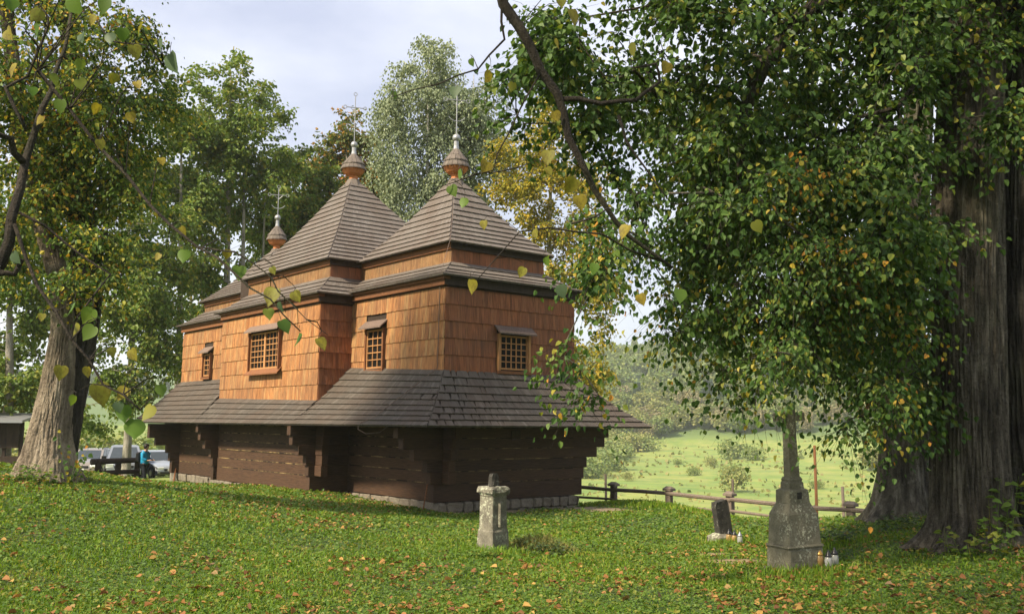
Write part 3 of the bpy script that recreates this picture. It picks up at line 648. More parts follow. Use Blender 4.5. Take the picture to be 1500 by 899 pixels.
def add_crown(root, lv, mat, n_single=0, wid=.42, label=None, name='crown'):
    P, A, Nn, S = lv; org = np.array(root.location); single = np.zeros(len(P), bool)
    if n_single:
        x, y, Y = proj(P); ok = (x > 5) & (x < 1495) & (y > 5) & (y < 890) & (Y > 2); sc = np.where(ok, S / np.maximum(Y, 1), 0)
        single[np.argsort(-sc)[:n_single]] = True; um = leaf_unit(mat, wid)
        for p, a, n, s in zip(P[single] - org, A[single], Nn[single], S[single]):
            o = link('leaf', um, root); o.matrix_local = leaf_matrix(p, a, n, s)
    q = ~single; V, F = leaf_geo(P[q] - org, A[q], Nn[q], S[q], wid)
    o = link(name, np_mesh(name, V, F, mat), root); o['kind'] = 'stuff'
    if label: o['label'] = label
    return o
def tree(name, label, path, rad, bark_m, ells, leaf_m, nclump, n_tw, n_lf, tw_len, leaf, group=None, twigs=True, n_single=0, trunk_kw=None, droop=.35, hang=.6, shell=.55, extra_roots=(), rmax=.2, wid=.38, extra=None, up=0., clumps=None):
    base = Vector(path[0]); root = thing(name, label, 'tree', base, 0, group)
    V, F = trunk_mesh(path, rad, **(trunk_kw or {})); link('trunk', np_mesh('trunk', V - np.array(base), F, bark_m, smooth=True), root)
    cl = sample_ells(ells, nclump, shell) if clumps is None else clumps; cen = np.mean(cl, 0)
    ps = np.array([p[:] for p in path]); tt = np.linspace(.45, 1, 12); ds = np.r_[0, np.cumsum(np.linalg.norm(np.diff(ps, axis=0), axis=1))]
    roots = [np.array([np.interp(q * ds[-1], ds, ps[:, i]) for i in range(3)]) for q in tt] + [np.array(r_) for r_ in extra_roots]
    sk = skeleton(roots, cl, rmax=rmax); sk.v = [(x - base.x, y - base.y, z - base.z) for x, y, z in sk.v]
    sk.build('bough', bark_m if not twigs else M['bark_dark'], root, True)
    lv, tv = foliage(cl, cen, n_tw, n_lf, tw_len, leaf, droop, hang=hang, twigs=twigs, wid=wid, up=up)
    if tv: link('twigs', np_mesh('twigs', tv[0] - np.array(base), tv[1], M['twig']), root)['kind'] = 'stuff'
    add_crown(root, lv, leaf_m, n_single, wid)
    return root
def gp(px, Y): p = at(px, 600, Y); return Vector((p.x, p.y, gz(p.x, p.y)))
# big linden at the left, its pale leaning stem and the dark stem behind it
YL_ = 18.0
b0 = on_ground(66, 700); YL_ = b0.y
def lp(px, py, dy=0.0): return at(px, py, YL_ + dy)
b0.z -= .12
left_path = [b0, lp(72, 640), lp(84, 560), lp(93, 480, .1), lp(84, 400, .2), lp(66, 340, .3), lp(45, 260, .4), lp(25, 150, .5), lp(10, 20, .6), lp(0, -130, .8)]
dark_path = [lp(86, 690, .15), lp(98, 620, .25), lp(112, 540, .4), lp(124, 460, .6), lp(128, 400, .6), lp(120, 330, .7), lp(112, 230, .9), lp(104, 80, 1.0), lp(100, -120, 1.2)]
Lells = [ell_px(100, 100, YL_ + .3, 150, 150, 2.0), ell_px(30, 230, YL_, 110, 150, 1.8), ell_px(165, 240, YL_ + .4, 75, 130, 1.6), ell_px(150, 390, YL_ - .1, 70, 60, 1.2), ell_px(200, 120, YL_ + .2, 70, 110, 1.4), ell_px(40, -160, YL_ + .5, 190, 170, 2.6), ell_px(205, 40, YL_ + .5, 30, 60, .8), ell_px(20, 380, YL_ - .3, 60, 60, 1.0)]
lt = tree('linden_tree', 'old leaning linden with pale furrowed trunk and yellowing leaves beside the parked cars', left_path, [.43, .36, .28, .21, .19, .18, .16, .14, .12, .09], M['bark_pale'], Lells, M['leaf_left'], 860, 7, 10, .62, .088, n_single=290,
          trunk_kw=dict(flare=.62, flare_h=.55, lobes=5, ridge=.030, seed=3, nang=220, seg=.04, kf=46, zf=3.0), extra_roots=[tuple(p) for p in dark_path[4:8]], rmax=.12)
V, F = trunk_mesh(dark_path, [.22, .24, .26, .28, .29, .25, .22, .17, .12], nang=150, ridge=.06, flare=.25, flare_h=.6, seed=9)
link('stem', np_mesh('stem', V - np.array(lt.location), F, M['bark_dark'], smooth=True), lt)
# the two old lindens at the right
M['bark_main'] = bark('linden_bark_furrowed', (.018, .015, .011), (.115, .096, .070), (.27, .235, .18), 1.3)
b1 = Vector((6.28, 13.0, gz(6.28, 13.0) - .1)); YR = 13.0
def rp(px, py, dy=0.0): return at(px, py, YR + dy)
r_path = [b1, rp(1424, 760), rp(1421, 660), rp(1418, 520), rp(1416, 380), rp(1418, 240), rp(1424, 100), rp(1432, -40), rp(1438, -200), rp(1440, -380)]
limb1 = [rp(1424, 20), rp(1340, -60, -.4), rp(1250, -30, -.8), rp(1170, 30, -1.0), rp(1118, 95, -1.1), rp(1092, 160, -1.1), rp(1084, 230, -1.2), rp(1083, 300, -1.3)]
Rells = [ell_px(1190, 120, 13.2, 200, 190, 2.4), ell_px(1390, -15, 12.6, 150, 85, 2.2), ell_px(1060, 300, 12.6, 105, 150, 1.8), ell_px(1250, 330, 12.2, 110, 190, 1.5), ell_px(960, 90, 12.4, 160, 140, 2.0),
         ell_px(795, 75, 11.6, 90, 95, 1.6), ell_px(752, 165, 11.6, 34, 60, .7), ell_px(1120, -220, 13, 420, 200, 3.4), ell_px(1320, 540, 13.4, 50, 90, .8), ell_px(1290, 400, 13.2, 60, 120, 1.0), ell_px(1490, 120, 12.0, 40, 110, .8), ell_px(1070, 440, 12.8, 80, 50, 1.3), ell_px(850, 190, 11.8, 70, 80, 1.0), ell_px(1270, 160, 11.4, 150, 80, .9), ell_px(1070, 230, 11.6, 100, 90, .9), ell_px(1310, 340, 11.8, 50, 70, .7)]
rt = tree('linden_tree', 'massive dark furrowed linden trunk near the right edge under deep green foliage', r_path, [.54, .49, .475, .47, .47, .46, .42, .37, .28, .16], M['bark_main'], Rells, M['leaf_right'], 1130, 7, 10, .60, .095, n_single=180,
          trunk_kw=dict(flare=.62, flare_h=.26, lobes=8, ridge=.045, seed=21, nang=300, seg=.06, kf=84, zf=1.0), extra_roots=[tuple(p) for p in limb1[2:]], rmax=.10)
mb = MB().tube([p - b1 for p in limb1], [.17, .15, .13, .12, .11, .08, .05, .03], 10)
mb.build('bough', M['bark_dark'], rt, True)
s_path = [Vector((7.35, 13.25, gz(7.35, 13.25) - .1)), rp(1512, 660, .3), rp(1500, 480, .3), rp(1494, 300, .3), rp(1492, 120, .3), rp(1500, -80, .3), rp(1520, -260, .3)]
V, F = trunk_mesh(s_path, [.50, .44, .40, .36, .34, .28, .2], nang=190, ridge=.07, flare=.5, flare_h=.5, seed=33, kf=80)
link('stem', np_mesh('stem', V - np.array(b1), F, M['bark_dark'], smooth=True), rt)
# the low hanging sprays in front with turning leaves (outer skirt of the same crown)
Sells = [ell_px(1230, 420, 11.6, 110, 90, 1.3), ell_px(1110, 430, 11.8, 70, 70, 1.1), ell_px(1180, 505, 11.4, 80, 70, 1.0), ell_px(1270, 570, 11.4, 60, 70, .8), ell_px(1120, 565, 11.4, 36, 34, .6), ell_px(1250, 625, 11.2, 40, 22, .4), ell_px(1065, 545, 11.8, 34, 26, .6), ell_px(1150, 290, 11.4, 110, 50, 1.0), ell_px(1320, 470, 11.6, 40, 60, .6),
         ell_px(880, 400, 10.4, 44, 110, .6), ell_px(868, 560, 10.2, 26, 55, .35), ell_px(815, 500, 10.2, 30, 34, .3), ell_px(935, 370, 11.2, 46, 80, .8), ell_px(985, 470, 11.4, 40, 50, .6)]
cl = sample_ells(Sells, 205, .9)
sk = skeleton([tuple(p) for p in limb1[1:]] + [tuple(rp(1416, 120, -.5))], cl, rmax=.035); sk.v = [(x - b1.x, y - b1.y, z - b1.z) for x, y, z in sk.v]; sk.build('bough', M['bark_grey'], rt, True)
lv, tv = foliage(cl, np.mean(cl, 0) + np.array([0, 3, 1]), 7, 9, .58, .076, .6, hang=.9, jit=.10)
link('twigs', np_mesh('twigs', tv[0] - np.array(b1), tv[1], M['twig']), rt)['kind'] = 'stuff'
add_crown(rt, lv, M['leaf_front'], 110, .36)
b2 = on_ground(1326, 757); Y2 = b2.y; b2.z -= .1
q_ = lambda px, py, d=0: at(px, py, Y2 + d)
s2 = [b2, q_(1325, 700), q_(1325, 620), q_(1328, 500), q_(1338, 360), q_(1344, 240), q_(1346, 120), q_(1350, -60), q_(1352, -200)]
R2 = [ell_px(1325, 250, Y2 - 1.2, 55, 130, 1.0), ell_px(1352, 420, Y2 - 1.0, 30, 120, .7), ell_px(1300, 480, Y2, 90, 130, 1.8), ell_px(1240, 380, Y2 + .4, 120, 160, 2.2), ell_px(1370, 640, Y2 + .6, 40, 60, .8), ell_px(1330, 620, Y2 - .2, 50, 60, .9), ell_px(1150, 250, Y2 + 1, 140, 170, 2.4), ell_px(1340, -60, Y2, 260, 200, 3), ell_px(1450, 620, Y2 - 1.5, 50, 90, 1.0), ell_px(1010, 250, Y2 + 1, 100, 160, 2), ell_px(1130, 470, Y2 + .6, 90, 90, 1.4)]
r2 = tree('linden_tree', 'lichened grey linden trunk standing behind the tall stone cross, left of the massive trunk', s2, [.58, .50, .42, .33, .27, .26, .25, .2, .14], M['bark_mid'], R2, M['leaf_right'], 640, 7, 10, .66, .10, n_single=0,
          trunk_kw=dict(flare=.5, flare_h=.32, lobes=6, ridge=.05, seed=41, nang=170, seg=.07), rmax=.1)
tw2 = [q_(1318, 620, .1), q_(1308, 500, .15), q_(1306, 400, .2), q_(1300, 250, .3), q_(1290, 60, .4)]
V, F = trunk_mesh(tw2, [.2, .22, .22, .18, .12], nang=40, ridge=.03, flare=0, seed=50); link('stem', np_mesh('stem', V - np.array(b2), F, M['bark_dark'], smooth=True), r2)

# linden standing behind the viewpoint: its boughs reach over and hang its big leaves into view
b3 = Vector((-3.2, -4.5, gz(-3.2, -4.5) - .1))
oells = [(-1.2, 3.6, 8.6, 3.0, 3.0, 1.7), (1.4, 5.6, 8.2, 2.6, 2.6, 1.2), (-3.0, -2.5, 9.5, 3.2, 3.6, 2.2), (2.4, 1.6, 8.6, 2.8, 3.0, 1.6), (0.2, 7.2, 8.2, 1.8, 1.4, .8)]
opath = [b3, b3 + Vector((.1, .3, 2)), b3 + Vector((.3, .8, 4.5)), b3 + Vector((.8, 2.2, 7)), b3 + Vector((1.6, 4.4, 9)), b3 + Vector((2.2, 6, 10))]
lo_l = [at(-60, 470, 4.6), at(0, 385, 4.6), at(20, 320, 4.6), at(34, 240, 4.7), at(62, 160, 4.8), at(82, 110, 4.9), at(104, 20, 5.0)]
hang_r = [at(720, -60, 6.2), at(740, 8, 6.2), at(775, 70, 6.25), at(815, 140, 6.3), at(835, 200, 6.3), at(858, 252, 6.35), at(885, 300, 6.4), at(920, 345, 6.5), at(985, 392, 6.6)]
ot = tree('linden_tree', 'linden overhanging the viewpoint, its dark boughs and big yellow-spotted leaves dangling before the church', opath, [.5, .42, .38, .3, .22, .14], M['bark_dark'], oells, M['leaf_right'], 420, 6, 9, .7, .10, trunk_kw=dict(nang=40, seg=.2), twigs=True,
          extra_roots=[tuple(hang_r[0] + Vector((-.1, -.4, 1.2)))])
def rel(pts): return [Vector(p) - b3 for p in pts]
BP = []
def bough(pts, r0, r1, mat=M['twig'], n=7):
    P = rel(pts); Q = []                               # smoothed with slight kinks
    for i in range(len(P) - 1):
        for f in (0, .5): Q.append(P[i].lerp(P[i + 1], f) + Vector((random.uniform(-.012, .012), random.uniform(-.02, .02), random.uniform(-.012, .012))))
    Q.append(P[-1]); BP.extend(Q); MB().tube(Q, list(np.linspace(r0, r1, len(Q))), n).build('bough', mat, ot, True)
bough([Vector((-3.0, -1.5, 6.0)), Vector((-4.6, 1.5, 4.6)), Vector((-4.2, 3.6, 2.6))] + [lo_l[0]] + lo_l[1:], .045, .008, M['twig'])
bough([at(0, 402, 4.6), at(18, 398, 4.6), at(32, 380, 4.6)], .016, .012)
bough([at(34, 240, 4.7), at(15, 205, 4.6), at(-20, 188, 4.5)], .02, .012)
bough([at(40, 190, 4.7), at(12, 130, 4.7), at(40, 110, 4.8), at(75, 40, 4.8), at(60, 10, 4.8)], .010, .005, n=5)
bough([at(30, 310, 4.6), at(90, 350, 4.7), at(160, 400, 4.7), at(110, 470, 4.6)], .008, .004, n=5)
bough([at(20, 330, 4.5), at(60, 420, 4.5), at(105, 500, 4.4), at(150, 560, 4.4), at(205, 600, 4.4)], .010, .004, n=5)
bough([at(60, 105, 4.6), at(140, 210, 4.6), at(220, 300, 4.5), at(290, 360, 4.4), at(340, 400, 4.3), at(395, 440, 4.3), at(440, 485, 4.3)], .010, .003, n=5)
bough([at(290, 360, 4.4), at(345, 372, 4.4), at(395, 405, 4.4), at(425, 440, 4.35), at(480, 490, 4.3)], .006, .002, n=4)
bough([at(130, 10, 5.0), at(160, 60, 5.0), at(215, 70, 5.0), at(240, 98, 5.0)], .006, .003, n=4)
bough([hang_r[0] + Vector((-1.0, -2.5, 2.6)), hang_r[0] + Vector((-.1, -.4, 1.2))] + hang_r, .05, .012, M['twig'])
bough([at(815, 142, 6.3), at(880, 152, 6.3), at(930, 145, 6.3), at(965, 120, 6.3), at(960, 92, 6.3), at(925, 100, 6.3)], .02, .006)
bough([at(905, 168, 6.3), at(915, 205, 6.3), at(945, 250, 6.3), at(985, 300, 6.3)], .012, .004)
bough([at(835, 330, 6.3), at(870, 320, 6.3), at(890, 305, 6.35)], .008, .006)
bough([at(735, 5, 6.2), at(738, 60, 6.2), at(700, 100, 6.2), at(640, 120, 6.2), at(575, 142, 6.2)], .010, .003, n=5)
bough([at(970, 385, 6.6), at(880, 345, 6.5), at(805, 335, 6.3), at(760, 340, 6.2), at(690, 420, 6.1)], .009, .003, n=5)
bough([at(760, 245, 6.2), at(700, 255, 6.2), at(640, 275, 6.1)], .006, .003, n=4)
bough([at(790, 105, 6.25), at(740, 200, 6.2), at(722, 250, 6.2), at(680, 262, 6.2)], .008, .003, n=4)
# single big leaves: (px, py, size px, kind, tilt)
BIGL = [(350, 402, 30, 'g'), (398, 400, 22, 'y'), (403, 436, 34, 'y'), (410, 452, 24, 't'), (412, 480, 26, 'g'), (392, 462, 24, 'b'), (438, 500, 28, 'b'), (466, 506, 26, 'y'), (430, 436, 22, 'y'), (334, 376, 26, 'y'), (270, 376, 26, 'b'), (264, 340, 18, 'y'),
        (690, 420, 26, 'y'), (709, 332, 22, 'y'), (680, 298, 20, 'b'), (714, 248, 28, 'y'), (660, 282, 24, 'g'), (672, 258, 22, 'b'), (783, 345, 22, 'y'), (820, 430, 30, 't'), (797, 388, 24, 'b'), (768, 400, 20, 'y'), (872, 396, 26, 'b'), (842, 275, 34, 'y'), (848, 298, 30, 'y'), (805, 232, 28, 'y'),
        (920, 342, 30, 'y'), (936, 440, 22, 'y'), (995, 438, 36, 'b'), (1105, 338, 34, 'b'), (922, 78, 30, 'b'), (978, 102, 26, 'y'), (835, 28, 34, 'y'), (822, 8, 28, 'y'), (763, 82, 26, 'b'), (812, 70, 24, 'y'), (720, 120, 32, 'y'), (752, 130, 22, 'b'), (574, 143, 24, 'b'), (690, 95, 22, 'b'), (668, 138, 26, 't'), (812, 172, 22, 'y'), (800, 255, 24, 'y'),
        (250, 95, 40, 't'), (232, 70, 26, 't'), (158, 12, 34, 'g'), (104, 12, 40, 'b'), (15, 15, 44, 'b'), (180, 55, 34, 'b'), (140, 35, 30, 'y'), (60, 30, 36, 'y'), (210, 45, 30, 'y'), (195, 80, 34, 'y'), (160, 62, 34, 't'), (50, 50, 32, 'b'), (40, 72, 26, 'y'), (25, 105, 28, 'y'), (120, 60, 26, 't'), (75, 118, 24, 'b'), (115, 130, 34, 'b'), (145, 165, 30, 'y'), (168, 120, 30, 'y'), (90, 160, 34, 'g'), (45, 140, 32, 'b'),
        (60, 180, 26, 'y'), (190, 175, 26, 'y'), (145, 215, 26, 'y'), (120, 100, 30, 'b'), (200, 130, 26, 'y'), (10, 60, 40, 'y'), (108, 455, 34, 'b'), (136, 466, 34, 'b'), (112, 484, 28, 'y'), (90, 550, 36, 'y'), (128, 545, 20, 'y'), (142, 578, 40, 'y'), (160, 520, 26, 'y'), (192, 522, 26, 'y'), (138, 490, 30, 'g'), (110, 590, 26, 'g'), (180, 606, 30, 'b'), (198, 630, 40, 'b'), (222, 606, 32, 'b'), (234, 574, 26, 'g'), (186, 578, 26, 'y'), (62, 468, 22, 'y'), (172, 600, 28, 't'), (20, 380, 24, 't'), (235, 240, 22, 'y'), (235, 380, 20, 'y')]
lu = {'g': leaf_unit(M['big_green'], .46, .16), 't': leaf_unit(M['big_teal'], .46, .24), 'b': leaf_unit(M['leaf_front'], .46, .2), 'y': leaf_unit(M['big_yellow'], .44, .16)}
def heart(mat):                                        # heart-shaped toothed linden blade with a midrib fold
    o = [(0, 0), (.10, -.05), (.26, -.03), (.40, .10), (.46, .28), (.43, .46), (.33, .64), (.19, .80), (.08, .92), (0, 1.04)]
    V = [(0, 0, 0), (0, .35, 0), (0, .7, -.03), (0, 1.04, -.10)]; Fs = []
    for sg in (1, -1):
        b = len(V); V += [(sg * x, y, .28 * abs(x) - .10 * max(0, y) ** 2 * .9 + .02 * math.sin(y * 14)) for x, y in o[1:-1]]; m_ = 7
        ring_ = [(0, b, b + 1, b + 2), (0, b + 2, b + 3, 1), (1, b + 3, b + 4, 2), (2, b + 4, b + 5, b + 6), (2, b + 6, b + 7, 3)]
        Fs += [f if sg < 0 else f[::-1] for f in ring_]
    me = bpy.data.meshes.new('leaf_blade'); me.from_pydata(V, [], Fs); me.polygons.foreach_set('use_smooth', [True] * len(Fs)); me.materials.append(mat); me.update(); return me
hu = {'g': heart(M['big_green']), 't': heart(M['big_teal']), 'b': heart(M['weed']), 'y': heart(M['big_yellow'])}
for (px, py, sz, k) in BIGL:
    Y = 4.5 if px < 520 else 6.2; Y += random.uniform(-.15, .15); p = at(px, py - sz * .4, Y); s = sz / FPX * Y * random.uniform(.58, .88)
    ax = Vector((random.uniform(-.7, .7), random.uniform(-.5, .3), -1)); nr = Vector((random.uniform(-1, 1), -.8 if random.random() < .7 else .4, random.uniform(-.5, 1.2)))
    link('leaf', hu[k], ot).matrix_local = leaf_matrix(p - b3, ax, nr, s)
    top_ = p - b3 + Vector((random.uniform(-.02, .02), .02, s * .55)); nb_ = min(BP, key=lambda q: (q - top_).length); dd_ = (nb_ - top_).length
    if dd_ < 1.6: MB().tube([top_, top_.lerp(nb_, .4) + Vector((random.uniform(-.04, .04) * dd_, 0, .14 * dd_)), nb_], [.0016, .0024, .004], 4).build('leaf_twig', M['twig'], ot)
    MB().tube([p - b3, p - b3 + Vector((random.uniform(-.01, .01), 0, s * .3)), p - b3 + Vector((random.uniform(-.03, .03), .02, s * .62))], .0016, 4).build('leaf_stalk', M['twig'], ot)

# trees beyond the church: each its own trunk and crown
def bg_tree(name, label, px, Y, top, ells, leaf_m, n, leaf, bark_m, r0, lean=0, n_tw=5, n_lf=8, tw=.8, droop=.3, hang=.5, stems=(), group=None, **kw):
    b = gp(px, Y); path = [b] + [at(px + lean * f, 640 + (top - 640) * f, Y) for f in (.25, .5, .75, 1)]
    return tree(name, label, path, [r0, r0 * .8, r0 * .6, r0 * .4, r0 * .15], bark_m, [ell_px(a, b_, Y + dy, rx, ry, rd) for (a, b_, dy, rx, ry, rd) in ells], leaf_m, n, n_tw, n_lf, tw, leaf, group, False, trunk_kw=dict(nang=14, seg=.5, ridge=.01, flare=.2), droop=droop, hang=hang, rmax=.14, **kw)
GT = 'trees standing behind the church'
bg_tree('ash_tree', 'tall light green tree with several pale slender stems, highest left of the cupolas', 328, 50, 110, [(330, 130, 0, 62, 55, 2.5), (290, 190, .5, 60, 60, 2.5), (380, 190, -.5, 55, 55, 2.2), (330, 250, 0, 90, 70, 3), (405, 260, 0, 40, 50, 2), (300, 330, 0, 60, 40, 2), (340, 400, 0, 56, 46, 2), (285, 425, .3, 40, 50, 2)], M['leaf_ash'], 561, .21, M['bark_ash'], .26, 10, up=.2)
bg_tree('ash_tree', 'green tree with slender stem between the old linden and the tallest ash, left of church', 262, 47, 180, [(262, 180, 0, 48, 70, 2), (240, 270, .5, 55, 70, 2.2), (290, 300, .4, 45, 60, 2), (250, 380, 0, 50, 50, 2), (225, 450, 0, 45, 55, 1.8)], M['leaf_ash'], 408, .20, M['bark_ash'], .22, 4, up=.1)
bg_tree('ash_tree', 'green tree filling the gap between the tallest ash and the round autumn maple', 425, 54, 230, [(420, 290, 0, 50, 60, 2.2), (460, 300, .3, 40, 60, 2), (390, 340, 0, 60, 40, 2), (455, 240, 0, 24, 34, 1.4)], M['leaf_ash'], 357, .22, M['bark_ash'], .2, 8)
for i, (px, top, ln, r_) in enumerate([(352, 250, 6, .17), (303, 260, -10, .14), (375, 280, 14, .12), (282, 300, -4, .12)]):   # bare lower stems of the stand
    b = gp(px, 49.5 + i * .4); root = thing('ash_tree', ['pale bare stem just right of the tallest ash trunk', 'slim bare stem just left of the tallest ash trunk', 'thin leaning bare stem nearest the far small cupola', 'thin bare stem nearest the old linden'][i], 'tree', b)
    pth = [b] + [at(px + ln * f, 640 + (top - 640) * f, b.y) for f in (.3, .6, 1)]
    V, F = trunk_mesh(pth, [r_, r_ * .85, r_ * .7, r_ * .3], nang=12, seg=.5, ridge=.008, flare=.1, seed=i); link('trunk', np_mesh('trunk', V - np.array(b), F, M['bark_ash'], smooth=True), root)
    cl = sample_ells([ell_px(px + ln, top - 5, b.y, 26, 50, 1.2)], 34); lv, _ = foliage(cl, np.mean(cl, 0), 5, 8, .8, .2, twigs=False); add_crown(root, lv, M['leaf_ash'])
bg_tree('maple_tree', 'round maple with orange tinted top rising behind the middle cupola', 508, 58, 190, [(508, 200, 0, 36, 34, 1.8), (508, 240, 0, 52, 44, 2.4), (500, 290, 0, 62, 50, 2.6), (540, 300, 0, 36, 50, 2), (470, 330, 0, 45, 60, 2)], M['leaf_maple'], 442, .24, M['bark_ash'], .24, 0, shell=.4)
bg_tree('birch_tree', 'tall pale birch with weeping branches between the two front cupolas', 622, 50, 70, [(620, 95, 0, 42, 45, 2), (600, 160, 0, 52, 62, 2.2), (650, 170, 0, 45, 66, 2), (585, 240, 0, 36, 66, 1.8), (640, 250, 0, 50, 60, 2), (615, 310, 0, 40, 40, 1.8)], M['leaf_birch'], 510, .15, M['bark_birch'], .17, 6, n_tw=6, n_lf=11, tw=1.1, droop=1.1, hang=1.0)
bg_tree('birch_tree', 'slimmer birch partly hidden by the right cupola and hanging leaves', 690, 52, 110, [(690, 150, 0, 40, 60, 2), (700, 230, 0, 45, 60, 2), (675, 290, 0, 40, 50, 2)], M['leaf_birch'], 289, .15, M['bark_birch'], .15, 4, n_tw=6, n_lf=11, tw=1.1, droop=1.1, hang=1.0)
bg_tree('turning_tree', 'yellow-green tree showing between the right roof and the hanging linden boughs', 800, 46, 180, [(770, 240, 0, 60, 60, 2.4), (820, 290, 0, 70, 70, 2.6), (840, 380, 0, 60, 60, 2.2), (800, 180, 0, 40, 40, 2), (870, 440, 0, 40, 60, 1.8), (860, 520, 0, 36, 50, 1.6)], M['leaf_yellow'], 510, .17, M['bark_ash'], .22, 8)
bg_tree('dark_tree', 'dark green tree left behind the leaning linden at the picture edge', 14, 36, 330, [(10, 470, 0, 50, 70, 2.2), (30, 560, 0, 40, 50, 1.8), (-20, 560, 0, 60, 50, 2), (40, 400, .4, 60, 60, 2.2), (10, 320, 0, 70, 60, 2.4)], M['leaf_ash'], 459, .17, M['bark_ash'], .2)
bg_tree('dark_tree', 'dark leafy tree between the leaning linden trunk and the church, above the cars', 190, 44, 330, [(185, 500, 0, 52, 60, 2), (215, 420, 0, 55, 70, 2.2), (160, 570, 0, 34, 34, 1.4), (130, 600, 0, 24, 30, 1.2), (245, 500, 0, 26, 60, 1.4), (210, 330, 0, 60, 60, 2.2), (205, 560, 0, 26, 30, 1.2)], M['leaf_ash'], 493, .18, M['bark_ash'], .2, 6)
# ------------------------------------------------------------------ far hills: bushes and trees one by one
def blob_tree(name, mat, h, rx, n, leaf, conic=False, low=False):
    u = unitv(rng.normal(size=(n, 3)))
    if conic:
        z = rng.uniform(0, 1, n) ** .7; a = rng.uniform(0, 2 * math.pi, n); r_ = rx * (1 - z) * rng.uniform(.75, 1.05, n) + .05
        P = np.stack([r_ * np.cos(a), r_ * np.sin(a), .06 * h + z * h * .94], 1); ax = np.stack([np.cos(a), np.sin(a), -.5 * np.ones(n)], 1)
    else:
        nb = 14; bc = unitv(rng.normal(size=(nb, 3))) * rng.uniform(.35, .75, (nb, 1)); bc[:, 2] = np.abs(bc[:, 2]) * 1.0 - .25; br = rng.uniform(.30, .48, nb); w = rng.integers(0, nb, n)
        q = bc[w] + u * (br[w] * rng.uniform(.8, 1.08, n))[:, None]; P = q * np.array([rx, rx, h * .5]) + np.array([0, 0, h * .52]); P[:, 2] = np.maximum(P[:, 2], .05 * h); ax = u + np.array([0, 0, -.3])
        if low: P[:, 2] = np.maximum((P[:, 2] - .16 * h) * 1.15, rng.uniform(0, .12, n) * h)
    V, F = leaf_geo(P, ax + rng.normal(size=P.shape) * .4, u + np.array([0, 0, .8]) + rng.normal(size=P.shape) * .3, leaf * rng.uniform(.6, 1.2, n), .5, .15)
    return np_mesh(name, V, F, mat)
HM = {'tree': [blob_tree('crown_shape', M['leaf_hill'], 1, .5, 900, .085), blob_tree('crown_shape', M['leaf_hill2'], 1, .42, 900, .08), blob_tree('crown_shape', M['leaf_hill2'], 1, .48, 900, .085), blob_tree('crown_shape', M['leaf_hill'], 1, .54, 900, .085)],
      'brown': [blob_tree('crown_shape', M['leaf_hill3'], 1, .5, 900, .085)], 'spruce': [blob_tree('crown_shape', M['needle'], 1, .22, 700, .09, True)],
      'bush': [blob_tree('bush_shape', M['leaf_hill'], 1, .85, 800, .10, False, True), blob_tree('bush_shape', M['leaf_hill2'], 1, .9, 800, .10, False, True), blob_tree('bush_shape', M['leaf_hill'], 1, 1.1, 800, .10, False, True)]}
def plant(name, kind, x, y, h, label, cat, group=None, i=None):
    me = HM[kind][random.randrange(len(HM[kind])) if i is None else i]; o = link(name, me); o.location = (x, y, gz(x, y) - .06 * h); o.rotation_euler = (0, 0, random.uniform(0, 6.28)); s = h * random.uniform(.9, 1.1)
    o.scale = (s * random.uniform(.9, 1.15), s * random.uniform(.9, 1.15), s); return tag(o, label, cat, group)
cnt = 0
for k in range(4000):                                  # wood on the slope behind the meadow
    px = random.uniform(845, 1180) if random.random() < .8 else random.uniform(1180, 1400); d = 336 + 90 * random.random(); a = (px - 750) / FPX; x, y = d * a, d
    if random.random() > .06 + .0: 
        pass
    if cnt >= 258: break
    if d < 350 and 980 < px < 1045: continue
    h = random.uniform(6.0, 11); kd = 'tree'; r_ = random.random()
    nm = 'hill_tree'; lb = 'hazy green broadleaved tree in the wood on the far slope'; gr = 'broadleaved trees on the far slope'
    if r_ < .13 and d > 370: kd = 'spruce'; nm = 'spruce_tree'; h *= 1.25; lb = 'dark pointed spruce among the trees on the far slope'; gr = 'spruces on the far slope'
    elif r_ < .19: kd = 'brown'; lb = 'brownish rounded tree in the wood on the far slope'; gr = 'brownish trees on the far slope'
    plant(nm, kd, x, y, h, lb, 'tree', gr); cnt += 1
fw_v, fw_f, fw_n = [], [], 0                            # the rest of the same wood, higher up the slope
for k in range(650):
    px = random.uniform(760, 1450); d = random.uniform(425, 700); q_ = blob_cache = HM['tree'][random.randrange(4)] if random.random() < .8 else HM['spruce'][0]
    vs_ = np.empty(len(q_.vertices) * 3, np.float32); q_.vertices.foreach_get('co', vs_); vs_ = vs_.reshape(-1, 6, 3)[::3]; h = random.uniform(8, 13); x, y = d * (px - 750) / FPX, d
    m_ = len(vs_); ctr = vs_.mean(1, keepdims=True); vs_ = ctr + (vs_ - ctr) * 1.6
    fw_v.append((vs_ * np.array([h * 1.1, h * 1.1, h]) + np.array([x, y, gz(x, y) - .3])).reshape(-1, 3)); i_ = fw_n + (np.arange(m_) * 6)[:, None]; fw_f += [i_ + np.array([[0, 1, 2, 3]]), i_ + np.array([[0, 3, 4, 5]])]; fw_n += m_ * 6
tag(link('far_wood', np_mesh('far_wood', np.vstack(fw_v), np.vstack(fw_f), M['leaf_hill'])), kind='stuff')
for k in range(60):                                    # tongue of bushes left of the meadow
    t_ = random.random(); px = 850 + 120 * t_ * random.random() ** .6; d = 215 + 120 * t_ + random.uniform(-14, 26); 
    plant('hill_bush', random.choice(['bush', 'bush', 'tree']), d * (px - 750) / FPX, d, random.uniform(4, 7.5), 'pale green bush in the thicket along the left side of the meadow', 'bush', 'bushes left of the meadow')
